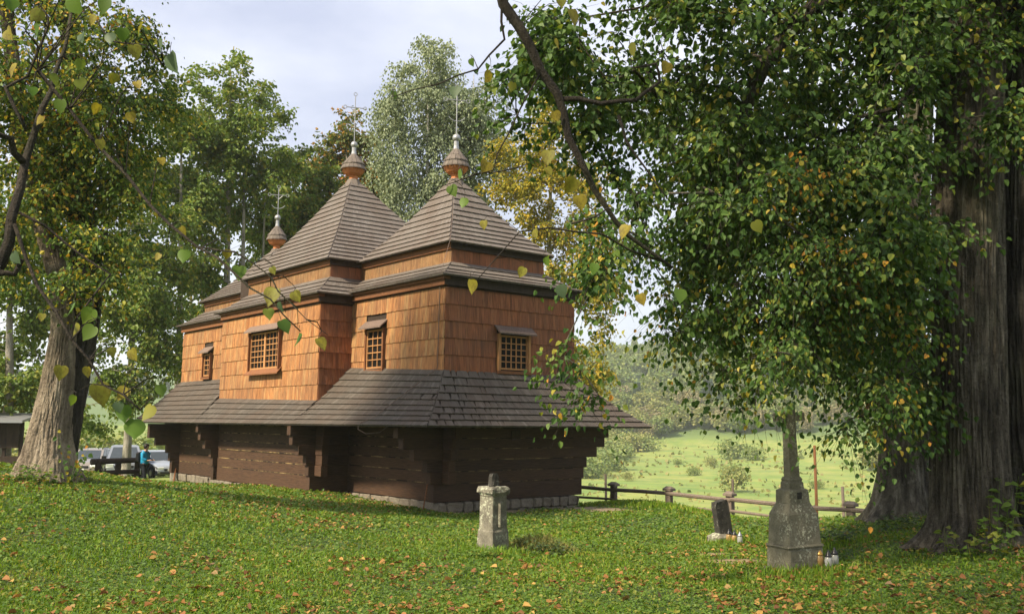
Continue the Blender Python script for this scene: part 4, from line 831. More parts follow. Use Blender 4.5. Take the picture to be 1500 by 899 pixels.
for k in range(22):                                    # scrub right of the meadow, behind the trunks
    px = random.uniform(1255, 1420); d = random.uniform(190, 320); plant('hill_bush', random.choice(['bush', 'tree']), d * (px - 750) / FPX, d, random.uniform(4, 7), 'green bush in the scrub right of the meadow behind the trunks', 'bush', 'bushes right of the meadow')
for (px, py, w, h, lb, ix) in [(993, 676, 15, 1.6, 'small round dark bush highest on the open meadow', 0), (1017, 692, 22, 1.3, 'low dark bush near the middle of the meadow, below the small round one', 0), (1040, 680, 22, 2.4, 'pale feathery bush right of the small round dark bush', 1),
        (1068, 690, 24, 1.7, 'grey-green bush above the large low shrub behind the fence', 2), (1078, 716, 52, 3.2, 'large low spreading shrub just behind the fence and dark gravestone', 1), (1092, 698, 9, 1.2, 'tiny bush at the right end of the grey-green bush', 0),
        (1075, 668, 44, 3.2, 'dense dark bush band leaf of the wood at the top right of the meadow', 0), (1105, 670, 34, 2.6, 'dense dark bush at the far end of the bush band on top of the meadow', 0), (918, 700, 20, 2.2, 'bright yellowish bush at the lower tip of the thicket', 1), (1172, 668, 12, 1.3, 'small grey bush beside the tall stone cross shaft', 0), (1195, 712, 22, 2.2, 'dim bush right of the stone cross, behind the fence', 0)]:
    p = on_ground(px, py + 4); b = plant('meadow_bush', 'bush', p.x, p.y, 1, lb.replace(' band leaf of', ' against'), 'bush', None, ix); wd = w / FPX * p.y
    hh = wd * (.5 + .12 * h / 2); b.scale = (wd * .62, wd * .62, hh * 1.25)
for k in range(70):                                    # hedge-like trees beyond the car park and the bluish ridge behind them
    if k < 40: px = random.uniform(20, 300); d = random.uniform(85, 130); h = random.uniform(3.0, 6.0); lb = 'pale green bush beyond the parked cars'; gr = 'bushes beyond the car park'; kd = random.choice(['bush', 'tree'])
    else: px = random.uniform(-60, 320); d = random.uniform(480, 760); h = random.uniform(9, 15); lb = 'bluish hazy tree on the distant ridge beyond the cars'; gr = 'trees on the distant ridge'; kd = random.choice(['tree', 'spruce'])
    plant('far_bush' if k < 40 else 'ridge_tree', kd, d * (px - 750) / FPX, d, h, lb, 'bush' if k < 40 else 'tree', gr)
# ------------------------------------------------------------------ gravestones, lanterns
def sq_stack(mb, layers, jit=.004):                    # layers of (half x, half y, z) rings joined into one worn block
    b = len(mb.v); n = 0
    for (hx, hy, z) in layers:
        ring_ = []
        for (sx, sy) in ((-1, -1), (1, -1), (1, 1), (-1, 1)):   # every side has points between the corners so edges can be worn
            nx_, ny_ = (1, -1) if False else (0, 0)
            ring_.append((sx * hx, sy * hy))
        pts = []
        for i in range(4):
            a, c = ring_[i], ring_[(i + 1) % 4]
            for f in (.035, .35, .65, .965): pts.append((a[0] + (c[0] - a[0]) * f, a[1] + (c[1] - a[1]) * f))
        mb.v += [(x + random.uniform(-jit, jit), y + random.uniform(-jit, jit), z + random.uniform(-jit, jit)) for x, y in pts]; n += 1
    for i in range(n - 1):
        for k in range(16): a, c = b + i * 16 + k, b + i * 16 + (k + 1) % 16; mb.f.append((a, c, c + 16, a + 16))
    mb.f.append(tuple(b + k for k in reversed(range(16)))); mb.f.append(tuple(b + (n - 1) * 16 + k for k in range(16))); return mb
p = on_ground(722, 806); k = p.y / FPX
gs = thing('gravestone', 'short pale lichened gravestone with broken cross knob, standing before the church end wall', 'gravestone', (p.x, p.y, p.z - .06), R(43))
sq_stack(MB(), [(.185, .185, 0), (.183, .183, .10), (.172, .172, .36), (.165, .165, .385)]).build('plinth', M['stone'], gs)
sq_stack(MB(), [(.158, .158, .385), (.154, .154, .5), (.150, .150, .86), (.152, .152, .90)]).build('shaft', M['stone'], gs)
sq_stack(MB(), [(.150, .150, .90), (.172, .172, .925), (.188, .188, .95), (.19, .19, 1.0), (.172, .172, 1.03), (.06, .06, 1.035)], .014).build('capital', M['stone'], gs)
sq_stack(MB(), [(.075, .06, 1.03), (.066, .05, 1.12), (.068, .052, 1.19), (.045, .04, 1.235)], .007).build('cross_stump', M['stone_dark'], gs)
MB().rbox(-.035, .035, -.19, -.13, .42, .82, .015).build('corner_roll', M['stone'], gs)
p = on_ground(1166, 833); gb = thing('stone_cross', 'tall mossy speckled stone cross monument on stepped base, its top lost in linden leaves', 'stone cross', (p.x, p.y, p.z - .05), R(24)); gb.rotation_euler = (0, R(-1.5), R(24)); gb.scale = (.86, .86, .85)
def lay(name, L, j=.005, m='stone_big'): return sq_stack(MB(), L, j).build(name, M[m], gb)
lay('base_slab', [(.375, .30, 0), (.375, .30, .09)]); lay('plinth', [(.335, .26, .09), (.325, .255, .38), (.320, .25, .40)]); lay('moulding', [(.33, .26, .40), (.345, .275, .42), (.33, .26, .445)])
lay('pedestal', [(.315, .245, .445), (.295, .23, .80), (.285, .225, .90), (.20, .16, 1.06)], .007); lay('block', [(.198, .158, 1.06), (.19, .15, 1.25), (.15, .12, 1.27)]); lay('block', [(.14, .112, 1.27), (.135, .11, 1.36), (.12, .10, 1.38)])
lay('collar', [(.115, .095, 1.38), (.125, .105, 1.41), (.105, .085, 1.45)]); lay('cross_shaft', [(.092, .075, 1.45), (.078, .066, 2.05), (.075, .062, 2.48)]); lay('cross_arm', [(.26, .06, 2.30), (.26, .06, 2.43)], .004)
lay('niche', [(.045, .16, 1.12), (.045, .163, 1.22)], .002, 'stone_dark')
p = on_ground(1060, 793); gd = thing('gravestone', 'dark leaning gravestone slab on a rough footing, before the rail fence', 'gravestone', (p.x, p.y, p.z - .05), R(28))
ft = sq_stack(MB(), [(.26, .20, 0), (.25, .19, .14), (.17, .13, .20)], .03).build('footing', M['stone'], gd)
sl = sq_stack(MB(), [(.15, .085, .0), (.15, .08, .3), (.145, .075, .58), (.12, .07, .66)], .012).build('slab', M['stone_dark'], gd); sl.location = (.02, 0, .16); sl.rotation_euler = (0, R(-10), 0)
t = NT('lantern_glass'); p_ = t.n('BsdfPrincipled', {'Base Color': (.72, .74, .72, 1), 'Roughness': .12, 'Transmission Weight': .6, 'Alpha': .85}); o_ = t.n('OutputMaterial'); t.t.links.new(p_.outputs[0], o_.inputs[0]); M['glass'] = t.m
t = NT('lantern_amber'); M['amber'] = t.out((.30, .19, .07), .25, spec=.5)
t = NT('lantern_lid_black'); M['lid'] = t.out((.014, .014, .016), .3, spec=.5)
t = NT('lantern_lid_gold'); M['gold'] = t.out((.50, .30, .08), .35, metal=.6)
t = NT('candle_wax'); M['wax'] = t.out((.7, .68, .6), .6)
def lantern(px, py, h, body, lid, label):
    p = on_ground(px, py); o = thing('grave_lantern', label, 'lantern', (p.x, p.y, p.z - .005), 0, 'grave lanterns'); s = h / .26
    MB().lathe([(.035 * s, 0), (.05 * s, .01 * s), (.048 * s, .03 * s), (.035 * s, .035 * s)], 14).build('foot', M[lid], o)
    MB().lathe([(.036 * s, .035 * s), (.050 * s, .07 * s), (.053 * s, .12 * s), (.046 * s, .16 * s), (.036 * s, .175 * s)], 14).build('glass', M[body], o, True)
    MB().lathe([(.026 * s, .036 * s), (.026 * s, .11 * s)], 10).build('candle', M['wax'], o)
    MB().lathe([(.044 * s, .172 * s), (.047 * s, .185 * s), (.034 * s, .205 * s), (.022 * s, .225 * s), (.014 * s, .24 * s), (.016 * s, .25 * s), (.004 * s, .262 * s)], 14).build('lid', M[lid], o, True)
lantern(1201, 833, .27, 'amber', 'gold', 'amber lantern with gold lid nearest the stone cross base'); lantern(1214, 834, .25, 'glass', 'lid', 'clear glass lantern with black lid, middle one beside the stone cross'); lantern(1223, 831, .26, 'glass', 'lid', 'black-lidded clear lantern farthest from the stone cross')
lantern(1068, 796, .27, 'amber', 'lid', 'amber glass lantern against the dark leaning gravestone'); lantern(1076, 797, .26, 'amber', 'lid', 'dark amber lantern between two others by the leaning gravestone'); lantern(1084, 798, .24, 'glass', 'metal', 'pale glass lantern with silver lid, farthest from the leaning gravestone')

# ------------------------------------------------------------------ rail fence on the right and stakes behind it
FA, FB = at(842, 706, 31.2), at(1262, 742, 23.6)
def fpt(f): return FA.lerp(FB, f)
def f_of(px):
    lo, hi = 0.0, 1.1
    for _ in range(40):
        m_ = (lo + hi) / 2
        if float(proj(np.array(fpt(m_)))[0]) < px: lo = m_
        else: hi = m_
    return lo
fence = thing('rail_fence', 'weathered wooden rail fence with capped posts along the edge of the lawn', 'fence', (fpt(.5).x, fpt(.5).y, gz(fpt(.5).x, fpt(.5).y)))
fo = Vector(fence.location); fdir = (FB - FA).normalized(); fang = math.atan2(fdir.y, fdir.x)
fs = [-.12] + [f_of(x) for x in (899, 980, 1069, 1158, 1246)]
fs.append(fs[-1] + .22)
for f in fs:
    q = fpt(f); g = gz(q.x, q.y) - .4; o = MB().rbox(-.095, .095, -.075, .075, g - q.z, .0, .012).build('post', M['fence'], fence); o.location = q - fo; o.rotation_euler = (0, 0, fang)
    MB().add([(-.15, -.12, -.01), (.15, -.12, -.01), (.15, .12, -.01), (-.15, .12, -.01), (-.15, -.12, .05), (.15, -.12, .05), (.15, .12, .05), (-.15, .12, .05), (-.1, 0, .12), (.1, 0, .12)],
             [(3, 2, 1, 0), (0, 1, 5, 4), (1, 2, 6, 5), (2, 3, 7, 6), (3, 0, 4, 7), (4, 5, 9, 8), (6, 7, 8, 9), (5, 6, 9), (7, 4, 8)]).build('post_cap', M['fence'], o)
for a, b in zip(fs, fs[1:]):
    for dz, r_ in ((-.10, .062), (-.43, .042), (-.70, .036)):
        A, B = fpt(a) - fo, fpt(b) - fo; s_ = random.uniform(-.03, .03)
        MB().tube([A + Vector((0, -.09, dz + s_)), A.lerp(B, .5) + Vector((0, -.085, dz + random.uniform(-.03, .01))), B + Vector((0, -.09, dz - s_))], [r_, r_ * .95, r_ * .9], 7).build('rail', M['fence'], fence)
def stake(name, px, y0, Y, h, r_, m, lab, cat):
    p = at(px, y0, Y); g = gz(p.x, p.y); o = thing(name, lab, cat, (p.x, p.y, g)); MB().tube([(0, 0, -.3), (.02, 0, (p.z - g) * .5), (0.0, 0, p.z - g)], [r_, r_ * .95, r_ * .85], 7).build('stake_pole', m, o)
stake('wooden_stake', 887, 694, 40, 2, .06, M['fence'], 'thin grey stake behind the fence, nearest the church', 'stake'); stake('wooden_stake', 1073, 701, 36, 2, .05, M['fence'], 'thin grey stake behind the fence above the dark gravestone', 'stake'); stake('wooden_stake', 1234, 712, 33, 2, .06, M['fence'], 'thin grey stake behind the fence near the right trunks', 'stake')
stake('utility_pole', 1193, 652, 60, 5, .10, M['board'], 'tall pinkish bare wooden pole in the meadow right of the stone cross', 'pole')
t = NT('pale_stick'); 
p = CW(-.42, .25, 0); o = thing('leaning_stick', 'thin reddish stick leaning at the near church corner', 'stick', (p.x, p.y, gz(p.x, p.y))); MB().tube([(0, 0, -.02), (.10, .10, .68)], .018, 6).build('stick_shaft', M['board'], o)
p = CW(-.85, 17.0, 0); o = thing('leaning_board', 'narrow brown board leaning on the far left church wall', 'board', (p.x, p.y, gz(p.x, p.y)), CA); MB().add([(0, -.05, 0), (0, .05, 0), (.24, .45, 1.35), (.24, .35, 1.35), (.03, -.05, 0), (.03, .05, 0), (.27, .45, 1.35), (.27, .35, 1.35)], [(0, 1, 2, 3), (7, 6, 5, 4), (0, 4, 5, 1), (1, 5, 6, 2), (2, 6, 7, 3), (3, 7, 4, 0)]).build('plank', M['board'], o)

# ------------------------------------------------------------------ parked cars, barrier, shelter
def paint(name, c): 
    t = NT(name); p_ = t.n('BsdfPrincipled', {'Base Color': (*c, 1), 'Roughness': .28, 'Metallic': .35, 'Coat Weight': .6, 'Coat Roughness': .05}); o_ = t.n('OutputMaterial'); t.t.links.new(p_.outputs[0], o_.inputs[0]); return t.m
t = NT('car_glass'); M['cglass'] = t.out((.035, .045, .05), .05, spec=.7); t = NT('tyre_rubber'); M['tyre'] = t.out((.015, .015, .015), .8); t = NT('black_trim'); M['trim'] = t.out((.02, .02, .022), .45)
t = NT('head_lamp'); M['lamp'] = t.out((.8, .82, .84), .12, spec=.8); t = NT('alloy'); M['alloy'] = t.out((.45, .45, .47), .3, metal=.8); t = NT('plate_white'); M['plate'] = t.out((.75, .75, .72), .5)
def car(name, label, cat, p, rz, L, Wd, H, col, suv=True):
    root = thing(name, label, cat, p, rz); hw = Wd / 2; hl = L / 2; sill, belt = (.30, .98) if suv else (.24, .86)
    hood = belt - .02 if suv else belt - .10
    prof = [(-hl, sill + .16), (-hl + .05, belt - .14), (-hl + .10, belt + .02), (-hl * .55, belt + .05), (hl * .38, belt + .03), (hl * .44, hood + .02), (hl - .45, hood - .06), (hl - .12, hood - .16), (hl - .02, hood - .32), (hl, sill + .16), (hl - .10, sill), (-hl + .1, sill)]
    xw = (hl * .62, -hl * .60); wr = .36 if suv else .31
    mb = MB(); secs = [(-hw, .0), (-hw * .985, .03), (-hw * .9, .06), (0, .075), (hw * .9, .06), (hw * .985, .03), (hw, 0)]; n = len(prof)
    mb.v = []
    for (y, up) in secs:
        e = 1 - .05 * (1 - abs(y) / hw) if abs(y) < hw else .985
        for (x, z) in prof:
            taper = 1 - .10 * max(0, (abs(x) / hl - .72) / .28) ** 2; zz = z + (up if z > belt - .3 else 0)
            bulge = .03 if sill + .1 < z < belt - .05 else 0
            mb.v.append((x * (1 + .02 * (1 - abs(y) / hw)), y * taper * (1 if abs(y) < hw else .97), zz))
    for i in range(len(secs) - 1):
        for k_ in range(n): a, b = i * n + k_, i * n + (k_ + 1) % n; mb.f.append((a, b, b + n, a + n))
    mb.f.append(tuple(range(n))[::-1]); mb.f.append(tuple((len(secs) - 1) * n + k_ for k_ in range(n)))
    mb.build('body', col, root, True)
    zr = H; b0, b1 = (-hl + .12, hl * .42); r0, r1 = (-hl + .45, -hl * .04) if suv else (-hl * .52, hl * .05)
    gb_, gt = hw * .93, hw * .74; zb = belt + .04
    A = [(b0, -gb_, zb), (b1, -gb_, zb), (b1, gb_, zb), (b0, gb_, zb)]; T_ = [(r0, -gt, zr - .05), (r1, -gt, zr - .05), (r1, gt, zr - .05), (r0, gt, zr - .05)]; T2 = [(r0 + .15, -gt * .8, zr), (r1 - .2, -gt * .8, zr), (r1 - .2, gt * .8, zr), (r0 + .15, gt * .8, zr)]
    MB().add(A + T_ + T2, [(0, 1, 5, 4), (1, 2, 6, 5), (2, 3, 7, 6), (3, 0, 4, 7), (4, 5, 9, 8), (5, 6, 10, 9), (6, 7, 11, 10), (7, 4, 8, 11), (8, 9, 10, 11)]).build('cabin', col, root)
    def quad(nm, P0, P1, P2, P3, inset, m, off=.014):  # a pane on a cabin face, corners P0..P3, inset a little
        P_ = [Vector(q) for q in (P0, P1, P2, P3)]; c = sum(P_, Vector()) / 4; nn = (P_[1] - P_[0]).cross(P_[3] - P_[0]).normalized()
        if nn.dot(c - Vector((0, 0, .8))) < 0: nn = -nn
        q = [c + (x - c) * inset + nn * off for x in P_] + [c + (x - c) * inset - nn * .01 for x in P_]
        return MB().add(q, [(0, 1, 2, 3), (7, 6, 5, 4), (0, 4, 5, 1), (1, 5, 6, 2), (2, 6, 7, 3), (3, 7, 4, 0)]).build(nm, m, root)
    quad('windscreen', A[1], A[2], T_[2], T_[1], .84, M['cglass']); quad('rear_window', A[3], A[0], T_[0], T_[3], .86, M['cglass'])
    for (i0, i1) in ((0, 1), (3, 2)):
        a, b, c, d = (Vector(A[i0]), Vector(A[i1]), Vector(T_[i1]), Vector(T_[i0])); fr = [0.04, .30, .66, .97] if suv else [.06, .48, .96]
        for f0, f1 in zip(fr, fr[1:]): quad('side_window', a.lerp(b, f0), a.lerp(b, f1), d.lerp(c, f1), d.lerp(c, f0), .88, M['cglass'])
    for sy in (-1, 1):
        for x in xw:
            w = MB().add([], []); prof_w = [(wr * .6, -.10), (wr * .95, -.10), (wr, -.06), (wr, .06), (wr * .95, .10), (wr * .6, .10)]
            m_ = MB().lathe(prof_w, 20); m_.v = [(a, c * 1.0, b) for a, b, c in m_.v]; wo_ = m_.build('wheel', M['tyre'], root, True); wo_.location = (x, sy * (hw - .08), wr)
            rm = MB().lathe([(wr * .62, -.105), (wr * .55, -.108), (wr * .15, -.09), (.01, -.09)], 14); rm.v = [(a, c * -sy if True else c, b) for a, b, c in rm.v]; rm.build('rim', M['alloy'], wo_)
            ar = MB().lathe([(wr * 1.16, -.02), (wr * 1.16, .02), (wr * 1.0, .02)], 20); ar.v = [(a, c, b) for a, b, c in ar.v]; q = ar.build('wheel_arch', M['trim'], root); q.location = (x, sy * (hw - .025), wr)
        MB().rbox(hl * .30, hl * .36, sy * hw * .97 - .0, sy * (hw + .17), belt + .06, belt + .20, .02).build('mirror', M['trim'], root)
        MB().rbox(hl - .32, hl - .03, sy * hw * .58, sy * hw * .9, hood - .30, hood - .15, .03).build('headlight', M['lamp'], root)
        MB().rbox(-hl - .012, -hl + .15, sy * hw * .62, sy * hw * .88, belt - .30, belt - .02, .02).build('tail_light', M['amber'], root)
        if suv: MB().tube([(r0 + .2, sy * gt * .86, zr + .02), (r1 - .25, sy * gt * .86, zr + .03)], .02, 6).build('roof_rail', M['trim'], root)
        for x in (hl * .02, -hl * .32): MB().rbox(x, x + .14, sy * (hw - .01), sy * (hw + .012), belt - .16, belt - .12, .005).build('door_handle', M['trim'], root)
    MB().rbox(hl - .03, hl + .02, -hw * .5, hw * .5, hood - .34, hood - .20, .01).build('grille', M['trim'], root); MB().rbox(hl - .02, hl + .03, -hw * .75, hw * .75, sill + .04, sill + .16, .01).build('bumper_grille', M['trim'], root)
    MB().rbox(hl + .01, hl + .035, -.26, .26, sill + .20, sill + .31, .005).build('number_plate', M['plate'], root)
    return root
def cpos(px, Y): q = at(px, 660, Y); return (q.x, q.y, gz(q.x, q.y))
silver = paint('silver_paint', (.26, .28, .31)); beige = paint('champagne_paint', (.30, .26, .22)); pale = paint('pale_silver_paint', (.36, .39, .43))
car('parked_suv', 'light silver estate car with roof rails behind the dark rail barrier', 'car', cpos(183, 51), R(-68), 4.7, 1.85, 1.72, silver)
car('parked_car', 'champagne coloured car half hidden by the leaning linden trunk', 'car', cpos(133, 53), R(-80), 4.4, 1.8, 1.6, beige)
car('parked_car', 'silver hatchback beside the person in the blue jacket', 'car', cpos(232, 53), R(-48), 4.1, 1.72, 1.48, pale, False)
car('parked_car', 'pale car mostly hidden behind the far church corner', 'car', cpos(258, 57), R(-40), 4.2, 1.75, 1.5, silver, False)
q0, q1 = at(143, 674, 38.5), at(203, 671, 40.0); bo = thing('rail_barrier', 'low dark wooden barrier in front of the silver estate car', 'barrier', (q0.x, q0.y, gz(q0.x, q0.y))); bv = Vector(bo.location)
for f in (0.02, .5, .98): q = q0.lerp(q1, f); MB().rbox(q.x - bv.x - .1, q.x - bv.x + .1, q.y - bv.y - .08, q.y - bv.y + .08, gz(q.x, q.y) - bv.z - .2, q.z - bv.z + .05, .02).build('post', M['darkwood'], bo)
for dz, r_ in ((-.06, .13), (-.52, .11)): MB().tube([q0 - bv + Vector((-.2, -.12, dz)), q1 - bv + Vector((.1, -.12, dz))], [r_, r_ * .8], 8).build('rail', M['darkwood'], bo)
sp = at(6, 640, 34); so = thing('dark_shelter', 'dark boarded shelter with a light gap under its wall at the left edge', 'shelter', (sp.x, sp.y, gz(sp.x, sp.y)), R(10)); H0 = sp.z - so.location.z
top = at(6, 618, 34).z - so.location.z; g1 = at(6, 656, 34).z - so.location.z; g2 = at(6, 668, 34).z - so.location.z
for i in range(11): MB().box(-1.7 + i * .2, -1.7 + i * .2 + .192, -.03, .03, g1, top).build('board', M['darkwood'], so)
for x in (-1.75, -.0, .55): MB().rbox(x - .06, x + .06, .031, .15, -.2, top, .01).build('post', M['darkwood'], so)
MB().box(-1.9, .62, -.05, .12, -.1, g2).build('lower_wall', M['darkwood'], so)
MB().add([(-2.1, -.5, top - .02), (.72, -.5, top - .02), (.72, 1.6, top + .25), (-2.1, 1.6, top + .25), (-2.1, -.5, top + .07), (.72, -.5, top + .07), (.72, 1.6, top + .34), (-2.1, 1.6, top + .34)], [(0, 3, 2, 1), (4, 5, 6, 7), (0, 1, 5, 4), (1, 2, 6, 5), (2, 3, 7, 6), (3, 0, 4, 7)]).build('roof', M['metal'], so)

# ------------------------------------------------------------------ the person by the cars
pp = at(211, 690, 37.5); pz = at(211, 650, 37.5).z - 1.60
pe = thing('person', 'person in bright blue jacket and dark trousers walking past the silver car', 'person', (pp.x, pp.y, pz), R(-8)); pe.scale = (.92, .92, .92)
t = NT('skin'); M['skin'] = t.out((.50, .30, .22), .6); t = NT('blue_jacket'); M['blue'] = t.out(t.mix(t.noise(obc(t), 9, 3), (.010, .22, .42), (.02, .33, .55)), .7); t = NT('dark_trousers'); M['trous'] = t.out((.025, .027, .035), .85); t = NT('dark_hair'); M['hair'] = t.out((.018, .013, .011), .6); t = NT('black_bag'); M['bag'] = t.out((.012, .012, .013), .6)
def skin(name, verts, edges, radii, mat, parent, lv=2):
    me = bpy.data.meshes.new(name); me.from_pydata([v for v in verts], edges, []); me.materials.append(mat); o = link(name, me, parent)
    md = o.modifiers.new('skin', 'SKIN'); md.use_smooth_shade = True
    if not me.skin_vertices: me.skin_vertices.new()
    for i, r_ in enumerate(radii): me.skin_vertices[0].data[i].radius = (r_, r_) if not isinstance(r_, tuple) else r_
    me.skin_vertices[0].data[0].use_root = True; s_ = o.modifiers.new('sub', 'SUBSURF'); s_.levels = s_.render_levels = lv; return o
# x is the way the person walks; y is to the far side
Vb = [(0, 0, .92), (.0, 0, 1.12), (.01, 0, 1.30), (.02, 0, 1.42), (.04, 0, 1.50), (.06, 0, 1.56), (.07, 0, 1.64), (.06, 0, 1.68)]; Eb = [(i, i + 1) for i in range(7)]; Rb = [.12, .11, .125, .09, .05, .085, .085, .05]
for sy, hx, kx, ax_ in ((-1, .05, .14, .10), (1, -.02, -.06, -.25)):
    b = len(Vb); Vb += [(0, sy * .09, .86), (hx + .03, sy * .09, .50), (ax_, sy * .09, .09), (ax_ + .15, sy * .10, .04)]; Eb += [(0, b), (b, b + 1), (b + 1, b + 2), (b + 2, b + 3)]; Rb += [.085, .06, .042, .038]
for sy in (-1, 1):
    b = len(Vb); Vb += [(.01, sy * .19, 1.39), (.03, sy * .24, 1.13), (.22, sy * .17, 1.05), (.29, sy * .14, 1.06)]; Eb += [(3, b), (b, b + 1), (b + 1, b + 2), (b + 2, b + 3)]; Rb += [.055, .043, .034, .028]
    h = b + 3
    for i, (dy, dz, L) in enumerate(((-.028, .012, .07), (-.010, .016, .08), (.010, .014, .078), (.028, .006, .062))):
        c = len(Vb); Vb += [(.33, sy * .14 + dy, 1.06 + dz), (.33 + L * .6, sy * .135 + dy, 1.05 + dz), (.33 + L * .85, sy * .13 + dy * .9, 1.025 + dz)]; Eb += [(h, c), (c, c + 1), (c + 1, c + 2)]; Rb += [.010, .009, .007]
    c = len(Vb); Vb += [(.31, sy * .11, 1.09), (.35, sy * .095, 1.10)]; Eb += [(h, c), (c, c + 1)]; Rb += [.010, .008]
skin('body', Vb, Eb, Rb, M['skin'], pe)
Vj = [(0, 0, .86), (0, 0, 1.02), (.0, 0, 1.22), (.01, 0, 1.38), (.03, 0, 1.465)]; Ej = [(i, i + 1) for i in range(4)]; Rj = [.185, .175, .18, .15, .075]
for sy in (-1, 1): b = len(Vj); Vj += [(.01, sy * .20, 1.38), (.03, sy * .26, 1.13), (.21, sy * .18, 1.05)]; Ej += [(3, b), (b, b + 1), (b + 1, b + 2)]; Rj += [.085, .072, .058]
skin('jacket', Vj, Ej, Rj, M['blue'], pe)
Vt = [(0, 0, .90)]; Et = []; Rt_ = [.15]
for sy, hx, ax_ in ((-1, .05, .10), (1, -.02, -.25)): b = len(Vt); Vt += [(0, sy * .095, .82), (hx + .03, sy * .092, .50), (ax_, sy * .09, .10)]; Et += [(0, b), (b, b + 1), (b + 1, b + 2)]; Rt_ += [.105, .08, .065]
skin('trousers', Vt, Et, Rt_, M['trous'], pe)
for sy, ax_ in ((-1, .10), (1, -.25)): MB().rbox(ax_ - .07, ax_ + .2, sy * .09 - .05, sy * .09 + .05, 0, .09, .03).build('shoe', M['bag'], pe)
hm = MB().lathe([(.04, 1.50), (.105, 1.56), (.125, 1.64), (.11, 1.71), (.06, 1.755), (.01, 1.765)], 14); hm.v = [(x * 1.05 - .0, y, z) if x < .03 else (min(x, .09 + max(0, z - 1.66) * .4), y, max(z, 1.655)) for x, y, z in hm.v]; ho = hm.build('hair', M['hair'], pe, True); ho.location = (.055, 0, 0)
MB().add([(.155, -.018, 1.60), (.155, .018, 1.60), (.18, 0, 1.598), (.15, 0, 1.64)], [(0, 1, 2), (0, 2, 3), (1, 3, 2)]).build('nose', M['skin'], pe)
MB().rbox(-.36, -.17, -.14, .14, .98, 1.40, .05).build('backpack', M['bag'], pe)

# ------------------------------------------------------------------ undergrowth, weeds, fallen leaves, grass
def herb(name, label, p, n, h, spread, leaf, mat, cat='plant', stems=True, one_leaf=False, group=None, face=False):
    p = Vector(p); root = thing(name, label, cat, p, 0, group); st = MB(); P, A, N_, S = [], [], [], []
    for i in range(n):
        a = random.uniform(0, 6.28); r_ = spread * random.random() ** .6; b = Vector((r_ * math.cos(a), r_ * math.sin(a), 0)); b.z = gz(p.x + b.x, p.y + b.y) - p.z - .02; hh = h * random.uniform(.5, 1.1); tipv = b + Vector((random.uniform(-.3, .3) * hh, random.uniform(-.3, .3) * hh, hh)); st.tube([b, b.lerp(tipv, .5) + Vector((0, 0, .05 * hh)), tipv], [.004, .003, .0015], 4, False)
        for k in range(7):
            f = .25 + .75 * k / 6; q = b.lerp(tipv, f); an = random.uniform(0, 6.28); ax = Vector((math.cos(an), math.sin(an) * (.3 if face else 1), random.uniform(-1.2, -.2) if face else random.uniform(-.2, .4))); P.append(q + ax * leaf * .3 + p); A.append(ax); N_.append((random.uniform(-.6, .6), -1, random.uniform(0, .6)) if face else (random.uniform(-.4, .4), random.uniform(-.4, .4) - .2, 1)); S.append(leaf * random.uniform(.6, 1.2))
    st.build('stems', M['weed'], root)['kind'] = 'stuff'; add_crown(root, (np.array(P), np.array(A), np.array(N_), np.array(S)), mat, 60 if one_leaf else 0, .42, None, 'leaves'); return root
herb('young_elder', 'bright green leafy shoots beside the massive trunk at the right edge', on_ground(1478, 800), 12, .95, .35, .12, M['weed'], one_leaf=True); herb('young_elder', 'low green shoots at the root of the massive trunk, below the taller shoots', on_ground(1440, 815), 14, .4, .5, .10, M['weed'], one_leaf=True)
herb('ground_ivy', 'dark green low plants between the two right trunks', on_ground(1330, 775), 26, .3, .6, .08, M['leaf_dark']); herb('ground_ivy', 'dark leafy clump at the left foot of the lichened trunk', on_ground(1270, 752), 16, .5, .4, .09, M['leaf_dark']); herb('nettle_clump', 'bright leafy clump at the left foot of the leaning linden', on_ground(45, 705), 26, .28, .5, .09, M['weed'])
herb('nettle_clump', 'mixed weeds at the right foot of the leaning linden', on_ground(112, 705), 18, .3, .4, .08, M['leaf_left']); herb('nettle_clump', 'low dense weeds round the foot of the pale gravestone', on_ground(716, 816), 26, .14, .3, .06, M['weed']); herb('nettle_clump', 'dark weeds behind the stone cross and lanterns', on_ground(1225, 800), 14, .3, .3, .08, M['leaf_dark'])
iv = herb('ivy_shoot', 'yellowish creeper climbing the right side of the leaning linden trunk', at(104, 692, YL_ - .55), 6, 1.0, .1, .085, M['leaf_front'], one_leaf=True, face=True)
